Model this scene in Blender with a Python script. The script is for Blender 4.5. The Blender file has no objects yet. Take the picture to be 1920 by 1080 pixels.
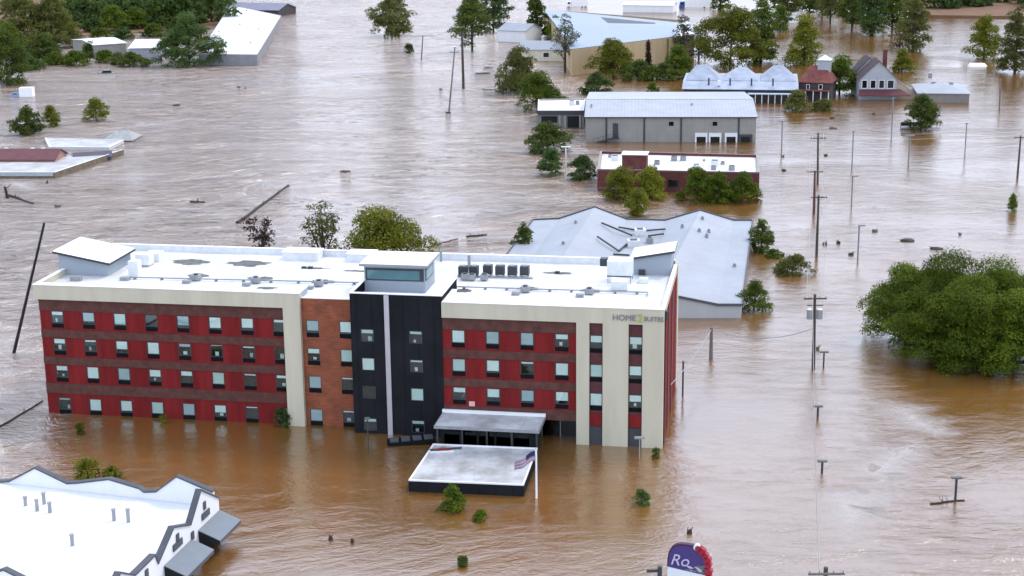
import bpy, math, random
import numpy as np
from mathutils import Matrix, Vector
rnd = random.Random(7)
SC = bpy.context.scene
COL = SC.collection

# ------------------------------------------------------------------ camera
F_PX, PITCH, ROLL, CAM_H = 2938.4752, 0.2566, -0.0113, 55.1538
_c, _s = math.cos(PITCH), math.sin(PITCH)
_cr, _sr = math.cos(ROLL), math.sin(ROLL)
FW = Vector((0, _c, -_s)); UP0 = Vector((0, _s, _c)); RI0 = Vector((1, 0, 0))
RI = _cr*RI0 + _sr*UP0
UP = _cr*UP0 - _sr*RI0
cam_d = bpy.data.cameras.new('camera'); cam = bpy.data.objects.new('camera', cam_d); COL.objects.link(cam)
cam_d.sensor_width = 36; cam_d.lens = F_PX/1920*36; cam_d.clip_start = 1; cam_d.clip_end = 8000
m = Matrix.Identity(4)
for i, v in enumerate((RI, UP, -FW)):
    m[0][i], m[1][i], m[2][i] = v
m[0][3], m[1][3], m[2][3] = 0, 0, CAM_H
cam.matrix_world = m
SC.camera = cam

# ------------------------------------------------------------------ daylight
SUN_EL, SUN_AZ = math.radians(50), math.radians(50)      # azimuth clockwise from +Y: high, ahead to the right, behind thin cloud
w = bpy.data.worlds.new('World'); SC.world = w; w.use_nodes = True
nt = w.node_tree
sky = nt.nodes.new('ShaderNodeTexSky'); sky.sky_type = 'NISHITA'; sky.sun_disc = False
sky.sun_elevation = SUN_EL; sky.sun_rotation = SUN_AZ
sky.air_density = 1.0; sky.dust_density = 0.6; sky.ozone_density = 2.0
hs = nt.nodes.new('ShaderNodeHueSaturation'); hs.inputs['Saturation'].default_value = 0.62
bg = nt.nodes['Background']; bg.inputs['Strength'].default_value = 0.15
nt.links.new(sky.outputs[0], hs.inputs['Color']); 
cl = nt.nodes.new('ShaderNodeMixRGB'); cl.inputs['Fac'].default_value = 0.88; cl.inputs['Color2'].default_value = (3.65, 4.1, 5.1, 1)   # even cloud veil over the sky
nt.links.new(hs.outputs[0], cl.inputs['Color1']); nt.links.new(cl.outputs[0], bg.inputs['Color'])
sun_d = bpy.data.lights.new('sun', 'SUN'); sun = bpy.data.objects.new('sun', sun_d); COL.objects.link(sun)
sun_d.energy = 0.8; sun_d.angle = math.radians(14); sun_d.color = (1, 0.90, 0.80)
sd = Vector((math.sin(SUN_AZ)*math.cos(SUN_EL), math.cos(SUN_AZ)*math.cos(SUN_EL), math.sin(SUN_EL)))
sun.rotation_euler = sd.to_track_quat('Z', 'Y').to_euler()
SC.view_settings.view_transform = 'Standard'; SC.view_settings.look = 'None'
SC.view_settings.exposure = 1.35; SC.view_settings.gamma = 1.0
try: SC.view_settings.use_curve_mapping = False
except Exception: pass
SC.cycles.max_bounces = 6; SC.cycles.transparent_max_bounces = 8

# ------------------------------------------------------------------ pixel -> place helpers (photo pixels, 1920 x 1080)
CAMP = Vector((0, 0, CAM_H))
def ray(px, py): return FW*F_PX + RI*(px-960) - UP*(py-540)
def at(px, py, z=0.0):
    d = ray(px, py); return CAMP + d*((z-CAM_H)/d.z)
def high(P, px, py):
    d = ray(px, py); t = P.y/d.y; return CAM_H + t*d.z
def on_plane(px, py, A, B):
    """point of pixel on the vertical plane through A and B"""
    n = Vector((-(B.y-A.y), B.x-A.x, 0)); d = ray(px, py)
    t = (A-CAMP).dot(n)/d.dot(n); return CAMP + d*t
def ppm(P): return F_PX/((P-CAMP).dot(FW))

# ------------------------------------------------------------------ materials
MAT = {}
def mat(name, col, rough=0.7, var=0.12, scale=0.6, metal=0.0, spec=0.3, bump=0.0, streak=False, col2=None):
    if name in MAT: return MAT[name]
    M = bpy.data.materials.new(name); M.use_nodes = True; MAT[name] = M
    n = M.node_tree.nodes; L = M.node_tree.links; b = n['Principled BSDF']
    b.inputs['Roughness'].default_value = rough; b.inputs['Metallic'].default_value = metal
    b.inputs['Specular IOR Level'].default_value = spec
    tc = n.new('ShaderNodeTexCoord'); mp = n.new('ShaderNodeMapping')
    if streak: mp.inputs['Scale'].default_value = (1, 1, 0.12)
    nz = n.new('ShaderNodeTexNoise'); nz.inputs['Scale'].default_value = scale; nz.inputs['Detail'].default_value = 6
    nz.inputs['Roughness'].default_value = 0.65
    L.new(tc.outputs['Object'], mp.inputs[0]); L.new(mp.outputs[0], nz.inputs['Vector'])
    r = n.new('ShaderNodeValToRGB')
    lo = tuple(max(0, c*(1-var)) for c in col) if col2 is None else col2
    hi = tuple(min(1, c*(1+var)) for c in col) if col2 is None else col
    r.color_ramp.elements[0].position = 0.32; r.color_ramp.elements[1].position = 0.68
    r.color_ramp.elements[0].color = (*lo, 1); r.color_ramp.elements[1].color = (*hi, 1)
    L.new(nz.outputs['Fac'], r.inputs[0]); L.new(r.outputs[0], b.inputs['Base Color'])
    if bump:
        bp = n.new('ShaderNodeBump'); bp.inputs['Strength'].default_value = bump; bp.inputs['Distance'].default_value = 0.05
        n2 = n.new('ShaderNodeTexNoise'); n2.inputs['Scale'].default_value = scale*6; n2.inputs['Detail'].default_value = 4
        L.new(tc.outputs['Object'], n2.inputs['Vector']); L.new(n2.outputs['Fac'], bp.inputs['Height']); L.new(bp.outputs[0], b.inputs['Normal'])
    return M

def brick_mat(name, c1, c2, mortar, sc=1.0):
    M = bpy.data.materials.new(name); M.use_nodes = True; MAT[name] = M
    n = M.node_tree.nodes; L = M.node_tree.links; b = n['Principled BSDF']; b.inputs['Roughness'].default_value = 0.85
    tc = n.new('ShaderNodeTexCoord'); sx = n.new('ShaderNodeSeparateXYZ'); cx = n.new('ShaderNodeCombineXYZ')
    ad = n.new('ShaderNodeMath'); ad.operation = 'ADD'
    L.new(tc.outputs['Object'], sx.inputs[0]); L.new(sx.outputs[0], ad.inputs[0]); L.new(sx.outputs[1], ad.inputs[1])
    L.new(ad.outputs[0], cx.inputs[0]); L.new(sx.outputs[2], cx.inputs[1])
    br = n.new('ShaderNodeTexBrick'); br.inputs['Scale'].default_value = sc
    br.inputs['Color1'].default_value = (*c1, 1); br.inputs['Color2'].default_value = (*c2, 1); br.inputs['Mortar'].default_value = (*mortar, 1)
    br.inputs['Brick Width'].default_value = 0.6; br.inputs['Row Height'].default_value = 0.2; br.inputs['Mortar Size'].default_value = 0.02
    nz = n.new('ShaderNodeTexNoise'); nz.inputs['Scale'].default_value = 0.8; nz.inputs['Detail'].default_value = 6
    L.new(tc.outputs['Object'], nz.inputs['Vector'])
    mx = n.new('ShaderNodeMixRGB'); mx.blend_type = 'MULTIPLY'; mx.inputs['Fac'].default_value = 0.5
    L.new(cx.outputs[0], br.inputs['Vector']); L.new(br.outputs['Color'], mx.inputs['Color1']); L.new(nz.outputs['Color'], mx.inputs['Color2'])
    rp = n.new('ShaderNodeValToRGB'); rp.color_ramp.elements[0].position = .3; rp.color_ramp.elements[1].position = .7
    rp.color_ramp.elements[0].color = (.6, .6, .6, 1); rp.color_ramp.elements[1].color = (1.15, 1.15, 1.15, 1)
    L.new(nz.outputs['Fac'], rp.inputs[0]); L.new(rp.outputs[0], mx.inputs['Color2']); mx.inputs['Fac'].default_value = 0.8
    L.new(mx.outputs[0], b.inputs['Base Color'])
    return M

def seam_mat(name, col, period=0.6, axis=0, rough=0.45, depth=0.22, var=0.1, dirt=0.25):
    """standing-seam metal or panel sheet: thin darker lines every `period` metres along one local axis"""
    M = mat(name, col, rough, var, 0.35, 0.0, 0.4 if rough < .85 else .05)
    n = M.node_tree.nodes; L = M.node_tree.links; b = n['Principled BSDF']
    tc = n.new('ShaderNodeTexCoord'); sx = n.new('ShaderNodeSeparateXYZ'); L.new(tc.outputs['Object'], sx.inputs[0])
    dv = n.new('ShaderNodeMath'); dv.operation = 'DIVIDE'; dv.inputs[1].default_value = period
    fr = n.new('ShaderNodeMath'); fr.operation = 'FRACT'; lt = n.new('ShaderNodeMath'); lt.operation = 'LESS_THAN'; lt.inputs[1].default_value = 0.12
    L.new(sx.outputs[axis], dv.inputs[0]); L.new(dv.outputs[0], fr.inputs[0]); L.new(fr.outputs[0], lt.inputs[0])
    ml = n.new('ShaderNodeMath'); ml.operation = 'MULTIPLY'; ml.inputs[1].default_value = depth; L.new(lt.outputs[0], ml.inputs[0])
    mx = n.new('ShaderNodeMixRGB'); mx.inputs['Color2'].default_value = (col[0]*.35, col[1]*.35, col[2]*.35, 1)
    src = b.inputs['Base Color'].links[0].from_socket
    L.new(ml.outputs[0], mx.inputs['Fac']); L.new(src, mx.inputs['Color1']); L.new(mx.outputs[0], b.inputs['Base Color'])
    return M

def membrane_mat(name, col, stain, amount=0.5, sc=0.12):
    """flat-roof sheet: white with soft grey dirt patches and faint sheet joints"""
    M = bpy.data.materials.new(name); M.use_nodes = True; MAT[name] = M
    n = M.node_tree.nodes; L = M.node_tree.links; b = n['Principled BSDF']; b.inputs['Roughness'].default_value = 0.55
    tc = n.new('ShaderNodeTexCoord')
    n1 = n.new('ShaderNodeTexNoise'); n1.inputs['Scale'].default_value = sc; n1.inputs['Detail'].default_value = 9; n1.inputs['Roughness'].default_value = .68
    L.new(tc.outputs['Object'], n1.inputs['Vector'])
    r = n.new('ShaderNodeValToRGB'); r.color_ramp.elements[0].position = .40; r.color_ramp.elements[1].position = .62
    r.color_ramp.elements[0].color = (1, 1, 1, 1); r.color_ramp.elements[1].color = (0, 0, 0, 1)
    L.new(n1.outputs['Fac'], r.inputs[0])
    ml = n.new('ShaderNodeMath'); ml.operation = 'MULTIPLY'; ml.inputs[1].default_value = amount; L.new(r.outputs[0], ml.inputs[0])
    mx = n.new('ShaderNodeMixRGB'); mx.inputs['Color1'].default_value = (*col, 1); mx.inputs['Color2'].default_value = (*stain, 1)
    L.new(ml.outputs[0], mx.inputs['Fac'])
    sx = n.new('ShaderNodeSeparateXYZ'); L.new(tc.outputs['Object'], sx.inputs[0])
    prev = mx.outputs[0]
    for ax, per in ((0, 3.0), (1, 9.0)):
        dv = n.new('ShaderNodeMath'); dv.operation = 'DIVIDE'; dv.inputs[1].default_value = per
        fr = n.new('ShaderNodeMath'); fr.operation = 'FRACT'; lt = n.new('ShaderNodeMath'); lt.operation = 'LESS_THAN'; lt.inputs[1].default_value = .05
        L.new(sx.outputs[ax], dv.inputs[0]); L.new(dv.outputs[0], fr.inputs[0]); L.new(fr.outputs[0], lt.inputs[0])
        k = n.new('ShaderNodeMath'); k.operation = 'MULTIPLY'; k.inputs[1].default_value = .12; L.new(lt.outputs[0], k.inputs[0])
        m2 = n.new('ShaderNodeMixRGB'); m2.inputs['Color2'].default_value = (*stain, 1)
        L.new(k.outputs[0], m2.inputs['Fac']); L.new(prev, m2.inputs['Color1']); prev = m2.outputs[0]
    L.new(prev, b.inputs['Base Color'])
    return M

def leaf_mat(name, dark, light):
    M = bpy.data.materials.new(name); M.use_nodes = True; MAT[name] = M
    n = M.node_tree.nodes; L = M.node_tree.links; b = n['Principled BSDF']
    b.inputs['Roughness'].default_value = 0.6; b.inputs['Specular IOR Level'].default_value = 0.1
    tc = n.new('ShaderNodeTexCoord'); oi = n.new('ShaderNodeObjectInfo')
    nz = n.new('ShaderNodeTexNoise'); nz.inputs['Scale'].default_value = 0.36; nz.inputs['Detail'].default_value = 6; nz.inputs['Roughness'].default_value = .7
    L.new(tc.outputs['Object'], nz.inputs['Vector'])
    r = n.new('ShaderNodeValToRGB'); r.color_ramp.elements[0].position = .33; r.color_ramp.elements[1].position = .68
    r.color_ramp.elements[0].color = (*dark, 1); r.color_ramp.elements[1].color = (*light, 1)
    L.new(nz.outputs['Fac'], r.inputs[0])
    h = n.new('ShaderNodeHueSaturation')
    mr = n.new('ShaderNodeMapRange'); mr.inputs['To Min'].default_value = .75; mr.inputs['To Max'].default_value = 1.25
    L.new(oi.outputs['Random'], mr.inputs[0]); L.new(mr.outputs[0], h.inputs['Value']); L.new(r.outputs[0], h.inputs['Color'])
    L.new(h.outputs[0], b.inputs['Base Color'])
    tr = n.new('ShaderNodeBsdfTranslucent'); L.new(h.outputs[0], tr.inputs['Color'])
    ms = n.new('ShaderNodeMixShader'); ms.inputs[0].default_value = 0.38
    L.new(b.outputs[0], ms.inputs[1]); L.new(tr.outputs[0], ms.inputs[2]); L.new(ms.outputs[0], n['Material Output'].inputs['Surface'])
    return M

def glass_mat(name, tint, base_ref=0.12):
    M = bpy.data.materials.new(name); M.use_nodes = True; MAT[name] = M
    n = M.node_tree.nodes; L = M.node_tree.links
    t = n.new('ShaderNodeBsdfTransparent'); t.inputs[0].default_value = (*tint, 1)
    g = n.new('ShaderNodeBsdfGlossy'); g.inputs['Roughness'].default_value = 0.03; g.inputs[0].default_value = (.9, 1, .97, 1)
    lw = n.new('ShaderNodeFresnel'); lw.inputs[0].default_value = 1.45
    a = n.new('ShaderNodeMath'); a.operation = 'MAXIMUM'; a.inputs[1].default_value = base_ref; L.new(lw.outputs[0], a.inputs[0])
    ms = n.new('ShaderNodeMixShader'); L.new(a.outputs[0], ms.inputs[0]); L.new(t.outputs[0], ms.inputs[1]); L.new(g.outputs[0], ms.inputs[2])
    L.new(ms.outputs[0], n['Material Output'].inputs['Surface'])
    return M

white_roof = membrane_mat('white roof membrane', (.76, .77, .79), (.30, .30, .30), .55)
grey_roof = membrane_mat('pale blue roof sheet', (.31, .335, .375), (.24, .255, .285), .6)
store_roof = membrane_mat('clean white roof membrane', (.76, .77, .79), (.52, .54, .57), .5, .06)
canopy_roof = membrane_mat('weathered canopy roof', (.50, .52, .54), (.20, .19, .175), .7, .3)
cream = mat('cream render', (.49, .46, .35), .85, .10, .5, streak=True)
white_cap = mat('white metal coping', (.8, .8, .8), .4, .04)
red_panel = mat('dark red wall panel', (.165, .017, .017), .85, .28, .7, spec=.08, streak=True)
band_panel = mat('brown fibre band', (.10, .045, .037), .8, .25, 1.2, spec=.08)
slot_panel = mat('maroon infill panel', (.085, .028, .03), .7, .2, 1.0)
dark_tower_m = seam_mat('charcoal panel', (.0155, .0165, .019), 1.6, 0, .9, .3, .2)
silver = mat('brushed aluminium strip', (.50, .50, .53), .35, .08, metal=.6)
dark_metal = mat('dark grey metal', (.045, .05, .055), .5, .2)
mid_metal = mat('galvanised grey metal', (.30, .31, .32), .45, .15, 2, metal=.3)
black_grille = mat('black louvre', (.010, .011, .012), .8, .2, spec=.05)
pale_metal = mat('pale painted metal', (.66, .68, .68), .5, .1, 1.5)
pent_grey = mat('blue grey penthouse cladding', (.30, .345, .385), .6, .05)
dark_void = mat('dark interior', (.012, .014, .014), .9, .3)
trim_dark = mat('dark roof trim', (.075, .08, .095), .6, .15)
hotel_brick = brick_mat('orange brick', (.27, .066, .024), (.20, .046, .018), (.26, .11, .06))
red_brick = brick_mat('dark red brick', (.14, .026, .022), (.10, .02, .018), (.14, .06, .05))
blind_m = [mat('pale roller blind', (.88, .92, .90), .8, .05), mat('grey blue roller blind', (.50, .58, .62), .8, .05), mat('aqua roller blind', (.68, .78, .75), .8, .05)]
glass = glass_mat('tinted window glass', (.93, .97, .96), .05)
dark_glass = glass_mat('smoked glass', (.10, .12, .12), .02)
teal_glass = mat('teal glazing', (.10, .20, .21), .15, .1, .5, spec=.5)
puddle_m = mat('roof puddle', (.11, .11, .105), .6, .5, 1.5, spec=.2)
lamp_grey = mat('lamp head grey', (.13, .125, .125), .6, .15, 2)
light_grey = mat('light post grey', (.20, .195, .195), .6, .15, 2)
wood = mat('weathered pole timber', (.075, .058, .047), .85, .25, 3, streak=True)
pale_wood = mat('grey pole timber', (.16, .14, .13), .85, .2, 3, streak=True)
log_m = mat('wet log bark', (.035, .028, .024), .8, .3, 2)
bark = mat('tree bark', (.06, .047, .036), .9, .3, 2)
greige = seam_mat('greige metal siding', (.255, .245, .22), .9, 0, .6, .12)
white_wall = mat('white render', (.72, .73, .74), .8, .05, .4, streak=True)
LEAF = {
 'mid': leaf_mat('mid green leaves', (.036, .066, .006), (.150, .200, .018)),
 'yellow': leaf_mat('yellow green leaves', (.082, .096, .008), (.230, .235, .026)),
 'dark': leaf_mat('dark green leaves', (.036, .056, .010), (.118, .155, .026)),
 'deep': leaf_mat('blue green leaves', (.032, .060, .016), (.105, .158, .040)),
 'olive': leaf_mat('olive leaves', (.058, .068, .014), (.175, .182, .048)),
 'pale': leaf_mat('grey green leaves', (.05, .06, .035), (.150, .165, .115)),
 'rust': leaf_mat('bronze leaves', (.035, .02, .014), (.09, .06, .045)),
}

# ------------------------------------------------------------------ mesh builder
INV = {}
class MB:
    def __init__(s): s.v = []; s.f = []; s.m = []; s.mats = []
    def _mi(s, M):
        if M not in s.mats: s.mats.append(M)
        return s.mats.index(M)
    def poly(s, pts, M):
        i = len(s.v); s.v += [tuple(p) for p in pts]; s.f.append(tuple(range(i, i+len(pts)))); s.m.append(s._mi(M)); return s
    def box(s, x0, y0, z0, x1, y1, z1, M, skip=''):
        x0, x1 = min(x0, x1), max(x0, x1); y0, y1 = min(y0, y1), max(y0, y1); z0, z1 = min(z0, z1), max(z0, z1)
        p = [(x0, y0, z0), (x1, y0, z0), (x1, y1, z0), (x0, y1, z0), (x0, y0, z1), (x1, y0, z1), (x1, y1, z1), (x0, y1, z1)]
        i = len(s.v); s.v += p; k = s._mi(M)
        for q in ((0, 3, 2, 1), (4, 5, 6, 7), (0, 1, 5, 4), (1, 2, 6, 5), (2, 3, 7, 6), (3, 0, 4, 7)):
            s.f.append(tuple(i+a for a in q)); s.m.append(k)
        return s
    def prism(s, base, top, M, Mtop=None, bottom=False):
        """walls between two rings of points, capped on top"""
        n = len(base); i = len(s.v); s.v += [tuple(p) for p in base] + [tuple(p) for p in top]; k = s._mi(M)
        for a in range(n):
            b = (a+1) % n; s.f.append((i+a, i+b, i+n+b, i+n+a)); s.m.append(k)
        s.f.append(tuple(range(i+n, i+2*n))); s.m.append(s._mi(Mtop or M))
        if bottom: s.f.append(tuple(range(i+n-1, i-1, -1))); s.m.append(k)
        return s
    def slab(s, pts, th, M, Mtop=None):
        return s.prism([(p[0], p[1], p[2]-th) for p in pts], pts, M, Mtop, True)
    def tube(s, path, radii, M, n=7, cap=True):
        k = s._mi(M); rings = []
        P = [Vector(p) for p in path]
        for a, p in enumerate(P):
            d = (P[min(a+1, len(P)-1)] - P[max(a-1, 0)]).normalized()
            x = d.cross(Vector((0, 0, 1)) if abs(d.z) < .9 else Vector((1, 0, 0))).normalized(); y = d.cross(x)
            i = len(s.v); r = radii[a] if hasattr(radii, '__len__') else radii
            for q in range(n):
                t = 2*math.pi*q/n; s.v.append(tuple(p + x*(r*math.cos(t)) + y*(r*math.sin(t))))
            rings.append(i)
        for a in range(len(rings)-1):
            for q in range(n):
                b = (q+1) % n; s.f.append((rings[a]+q, rings[a+1]+q, rings[a+1]+b, rings[a]+b)); s.m.append(k)
        if cap:
            s.f.append(tuple(rings[0]+q for q in range(n))); s.m.append(k)
            s.f.append(tuple(rings[-1]+q for q in range(n-1, -1, -1))); s.m.append(k)
        return s
    def build(s, name, parent=None, world=True):
        me = bpy.data.meshes.new(name)
        vs = s.v
        if parent is not None and world:
            I = INV[parent.name]; vs = [tuple(I @ Vector(p)) for p in vs]
        me.from_pydata(vs, [], s.f); 
        for M in s.mats: me.materials.append(M)
        me.polygons.foreach_set('material_index', s.m); me.update()
        o = bpy.data.objects.new(name, me); COL.objects.link(o)
        if parent is not None: o.parent = parent; 
        if parent is not None and parent.name in INV: INV[o.name] = INV[parent.name]
        return o

def tag(o, label=None, cat=None, group=None, kind=None):
    if label: o['label'] = label
    if cat: o['category'] = cat
    if group: o['group'] = group
    if kind: o['kind'] = kind
    return o
def thing(name, label, cat, loc=(0, 0, 0), rz=0.0, group=None):
    o = bpy.data.objects.new(name, None); COL.objects.link(o); o.location = loc; o.rotation_euler = (0, 0, rz)
    o.empty_display_size = .5
    INV[o.name] = (Matrix.Translation(loc) @ Matrix.Rotation(rz, 4, 'Z')).inverted()
    return tag(o, label, cat, group)
def single(mb, name, label, cat, loc, group=None):
    """a thing that is one mesh, its origin at loc"""
    mb.v = [(p[0]-loc[0], p[1]-loc[1], p[2]-loc[2]) for p in mb.v]
    o = mb.build(name); o.location = loc
    return tag(o, label, cat, group)

# ------------------------------------------------------------------ water and ground
def water_mat():
    M = bpy.data.materials.new('muddy flood water'); M.use_nodes = True
    n = M.node_tree.nodes; L = M.node_tree.links; b = n['Principled BSDF']
    g = n.new('ShaderNodeNewGeometry')
    def noise(scale, detail, rough, vec, dist=0.0):
        t = n.new('ShaderNodeTexNoise'); t.inputs['Scale'].default_value = scale; t.inputs['Detail'].default_value = detail
        t.inputs['Roughness'].default_value = rough; t.inputs['Distortion'].default_value = dist; L.new(vec, t.inputs['Vector']); return t.outputs['Fac']
    def ramp(src, a, b_, ca=(0, 0, 0, 1), cb=(1, 1, 1, 1)):
        r = n.new('ShaderNodeValToRGB'); r.color_ramp.elements[0].position = a; r.color_ramp.elements[1].position = b_
        r.color_ramp.elements[0].color = ca; r.color_ramp.elements[1].color = cb; L.new(src, r.inputs[0]); return r.outputs[0]
    def math_(op, a, b_):
        x = n.new('ShaderNodeMath'); x.operation = op
        for i, v in enumerate((a, b_)):
            if isinstance(v, (int, float)): x.inputs[i].default_value = v
            else: L.new(v, x.inputs[i])
        return x.outputs[0]
    pos = g.outputs['Position']
    silt = ramp(noise(.02, 6, .6, pos), .35, .65, (.180, .085, .020, 1), (.222, .107, .028, 1))
    # foam: thin broken streaks where the current breaks
    mp = n.new('ShaderNodeMapping'); mp.inputs['Rotation'].default_value = (0, 0, .35); mp.inputs['Scale'].default_value = (1, .45, 1); L.new(pos, mp.inputs[0])
    fo = math_('MULTIPLY', ramp(noise(.035, 8, .62, mp.outputs[0], 1.2), .60, .72), ramp(noise(.5, 6, .75, mp.outputs[0], .6), .42, .66))
    mx = n.new('ShaderNodeMixRGB'); mx.inputs['Color2'].default_value = (.52, .50, .48, 1)
    L.new(math_('MULTIPLY', fo, .55), mx.inputs['Fac']); L.new(silt, mx.inputs['Color1']); 
    mps = n.new('ShaderNodeMapping'); mps.inputs['Rotation'].default_value = (0, 0, -.25); mps.inputs['Scale'].default_value = (.55, 1, 1); L.new(pos, mps.inputs[0])
    calm = ramp(noise(.03, 6, .6, mps.outputs[0], 1.0), .36, .66, (.30, .30, .30, 1), (1.25, 1.25, 1.25, 1))
    h1 = math_('MULTIPLY', noise(.09, 3, .5, pos, .8), .5)
    h2 = math_('MULTIPLY', noise(.50, 6, .68, mps.outputs[0], 1.0), .80)
    h3 = math_('MULTIPLY', noise(1.5, 5, .7, pos, .6), .26)
    h = math_('ADD', math_('ADD', h1, h2), h3)
    h4 = math_('MULTIPLY', noise(.20, 5, .72, mps.outputs[0], 1.6), 3.0)
    bp = n.new('ShaderNodeBump'); bp.inputs['Distance'].default_value = WAVE; bp.inputs['Strength'].default_value = 1.0
    sp = n.new('ShaderNodeSeparateXYZ'); L.new(pos, sp.inputs[0])
    def rng(src, a, b_, lo, hi):
        r = n.new('ShaderNodeMapRange'); r.interpolation_type = 'SMOOTHSTEP'
        for i, v in enumerate((a, b_, lo, hi)): r.inputs[i+1].default_value = v
        L.new(src, r.inputs[0]); return r.outputs[0]
    river = math_('MULTIPLY', rng(sp.outputs[1], 165, 215, 0, 1), rng(sp.outputs[0], 40, -15, 0, 1))
    edge = rng(sp.outputs[0], -40, -62, 0, 1)
    rough = math_('ADD', math_('MULTIPLY', math_('MAXIMUM', river, edge), 2.6), .75)
    hh = math_('ADD', math_('MULTIPLY', math_('MULTIPLY', h, calm), rough), math_('MULTIPLY', math_('MULTIPLY', h4, calm), math_('ADD', math_('MULTIPLY', math_('MAXIMUM', river, edge), 3.6), .15)))
    L.new(hh, bp.inputs['Height'])
    turb = math_('MAXIMUM', river, edge)
    air = n.new('ShaderNodeMixRGB'); air.inputs['Color2'].default_value = (.27, .205, .175, 1)      # air whipped into the main current
    L.new(math_('MULTIPLY', turb, .6), air.inputs['Fac']); L.new(mx.outputs[0], air.inputs['Color1'])
    mpd = n.new('ShaderNodeMapping'); mpd.inputs['Rotation'].default_value = (0, 0, .12); mpd.inputs['Scale'].default_value = (.55, .9, 1); L.new(pos, mpd.inputs[0])
    chop_dark = math_('MULTIPLY', ramp(noise(.55, 7, .74, mpd.outputs[0], .8), .50, .62), ramp(noise(.035, 5, .65, mpd.outputs[0], .8), .40, .58))  # dark speckle of wave chop, painted into the water colour and gloss
    chop_mix = n.new('ShaderNodeMixRGB'); chop_mix.inputs['Color2'].default_value = (.07, .052, .042, 1)
    L.new(math_('MULTIPLY', chop_dark, math_('ADD', math_('MULTIPLY', turb, .7), .18)), chop_mix.inputs['Fac']); L.new(air.outputs[0], chop_mix.inputs['Color1'])
    df = n.new('ShaderNodeBsdfDiffuse'); L.new(chop_mix.outputs[0], df.inputs['Color']); L.new(bp.outputs[0], df.inputs['Normal'])
    gl = n.new('ShaderNodeBsdfGlossy'); gl.inputs['Roughness'].default_value = .055; L.new(bp.outputs[0], gl.inputs['Normal'])
    fr = n.new('ShaderNodeFresnel'); fr.inputs['IOR'].default_value = 1.45; L.new(bp.outputs[0], fr.inputs['Normal'])
    k = math_('MINIMUM', math_('ADD', math_('MULTIPLY', fr.outputs[0], .80), .28), .68)
    k = math_('MULTIPLY', k, math_('SUBTRACT', 1.0, math_('MULTIPLY', math_('MULTIPLY', chop_dark, math_('ADD', math_('MULTIPLY', turb, .8), .2)), .5)))
    ms = n.new('ShaderNodeMixShader'); L.new(k, ms.inputs[0]); L.new(df.outputs[0], ms.inputs[1]); L.new(gl.outputs[0], ms.inputs[2])
    L.new(ms.outputs[0], n['Material Output'].inputs['Surface'])
    return M
WAVE = 0.21
WATER = water_mat()
wt = MB(); wt.poly([(-1500, -200, 0), (1500, -200, 0), (1500, 3500, 0), (-1500, 3500, 0)], WATER)
tag(wt.build('flood_water'), kind='structure')
gr = MB(); gr.poly([(-1500, -200, -6), (1500, -200, -6), (1500, 3500, -6), (-1500, 3500, -6)], mat('river bed mud', (.12, .07, .03), .9))
tag(gr.build('ground'), kind='structure')

# ------------------------------------------------------------------ the hotel
HX, HY, HYAW = -48.6647, 159.3964, 0.1719
hotel = thing('hotel', 'four storey red, brick and charcoal hotel with flat white roof standing in brown flood water', 'building', (HX, HY, 0), -HYAW)
HM = Matrix.Translation((HX, HY, 0)) @ Matrix.Rotation(-HYAW, 4, 'Z')
HI = HM.inverted()
def hl(px, py, z):
    """local hotel coordinates of a pixel on the level z"""
    return HI @ at(px, py, z)
def H(mb, name, parent=None): return mb.build(name, parent or hotel, world=False)
S = 3.4847
ROWS = [11.40, 8.40, 5.40, 1.80]
WW, GH, VH = 1.34, 1.32, 0.50
U_R = 43.45
VL, VB, VT, VR = 0.0, 0.12, -1.5, -1.42
ZB = -4.0

def holed_wall(mb, u0, u1, z0, z1, v, holes, M, depth=.35):
    us = sorted({u0, u1, *[h[0] for h in holes], *[h[1] for h in holes]}); zs = sorted({z0, z1, *[h[2] for h in holes], *[h[3] for h in holes]})
    for a, b in zip(us, us[1:]):
        for c, d in zip(zs, zs[1:]):
            cu, cz = (a+b)/2, (c+d)/2
            if any(h[0] < cu < h[1] and h[2] < cz < h[3] for h in holes): continue
            mb.poly([(a, v, c), (b, v, c), (b, v, d), (a, v, d)], M)
    for a, b, c, d in holes:
        e = v+depth
        mb.poly([(a, v, c), (b, v, c), (b, e, c), (a, e, c)], M); mb.poly([(a, e, d), (b, e, d), (b, v, d), (a, v, d)], M)
        mb.poly([(a, e, c), (a, e, d), (a, v, d), (a, v, c)], M); mb.poly([(b, v, c), (b, v, d), (b, e, d), (b, e, c)], M)
        mb.poly([(a, e, c), (b, e, c), (b, e, d), (a, e, d)], dark_void)

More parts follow.
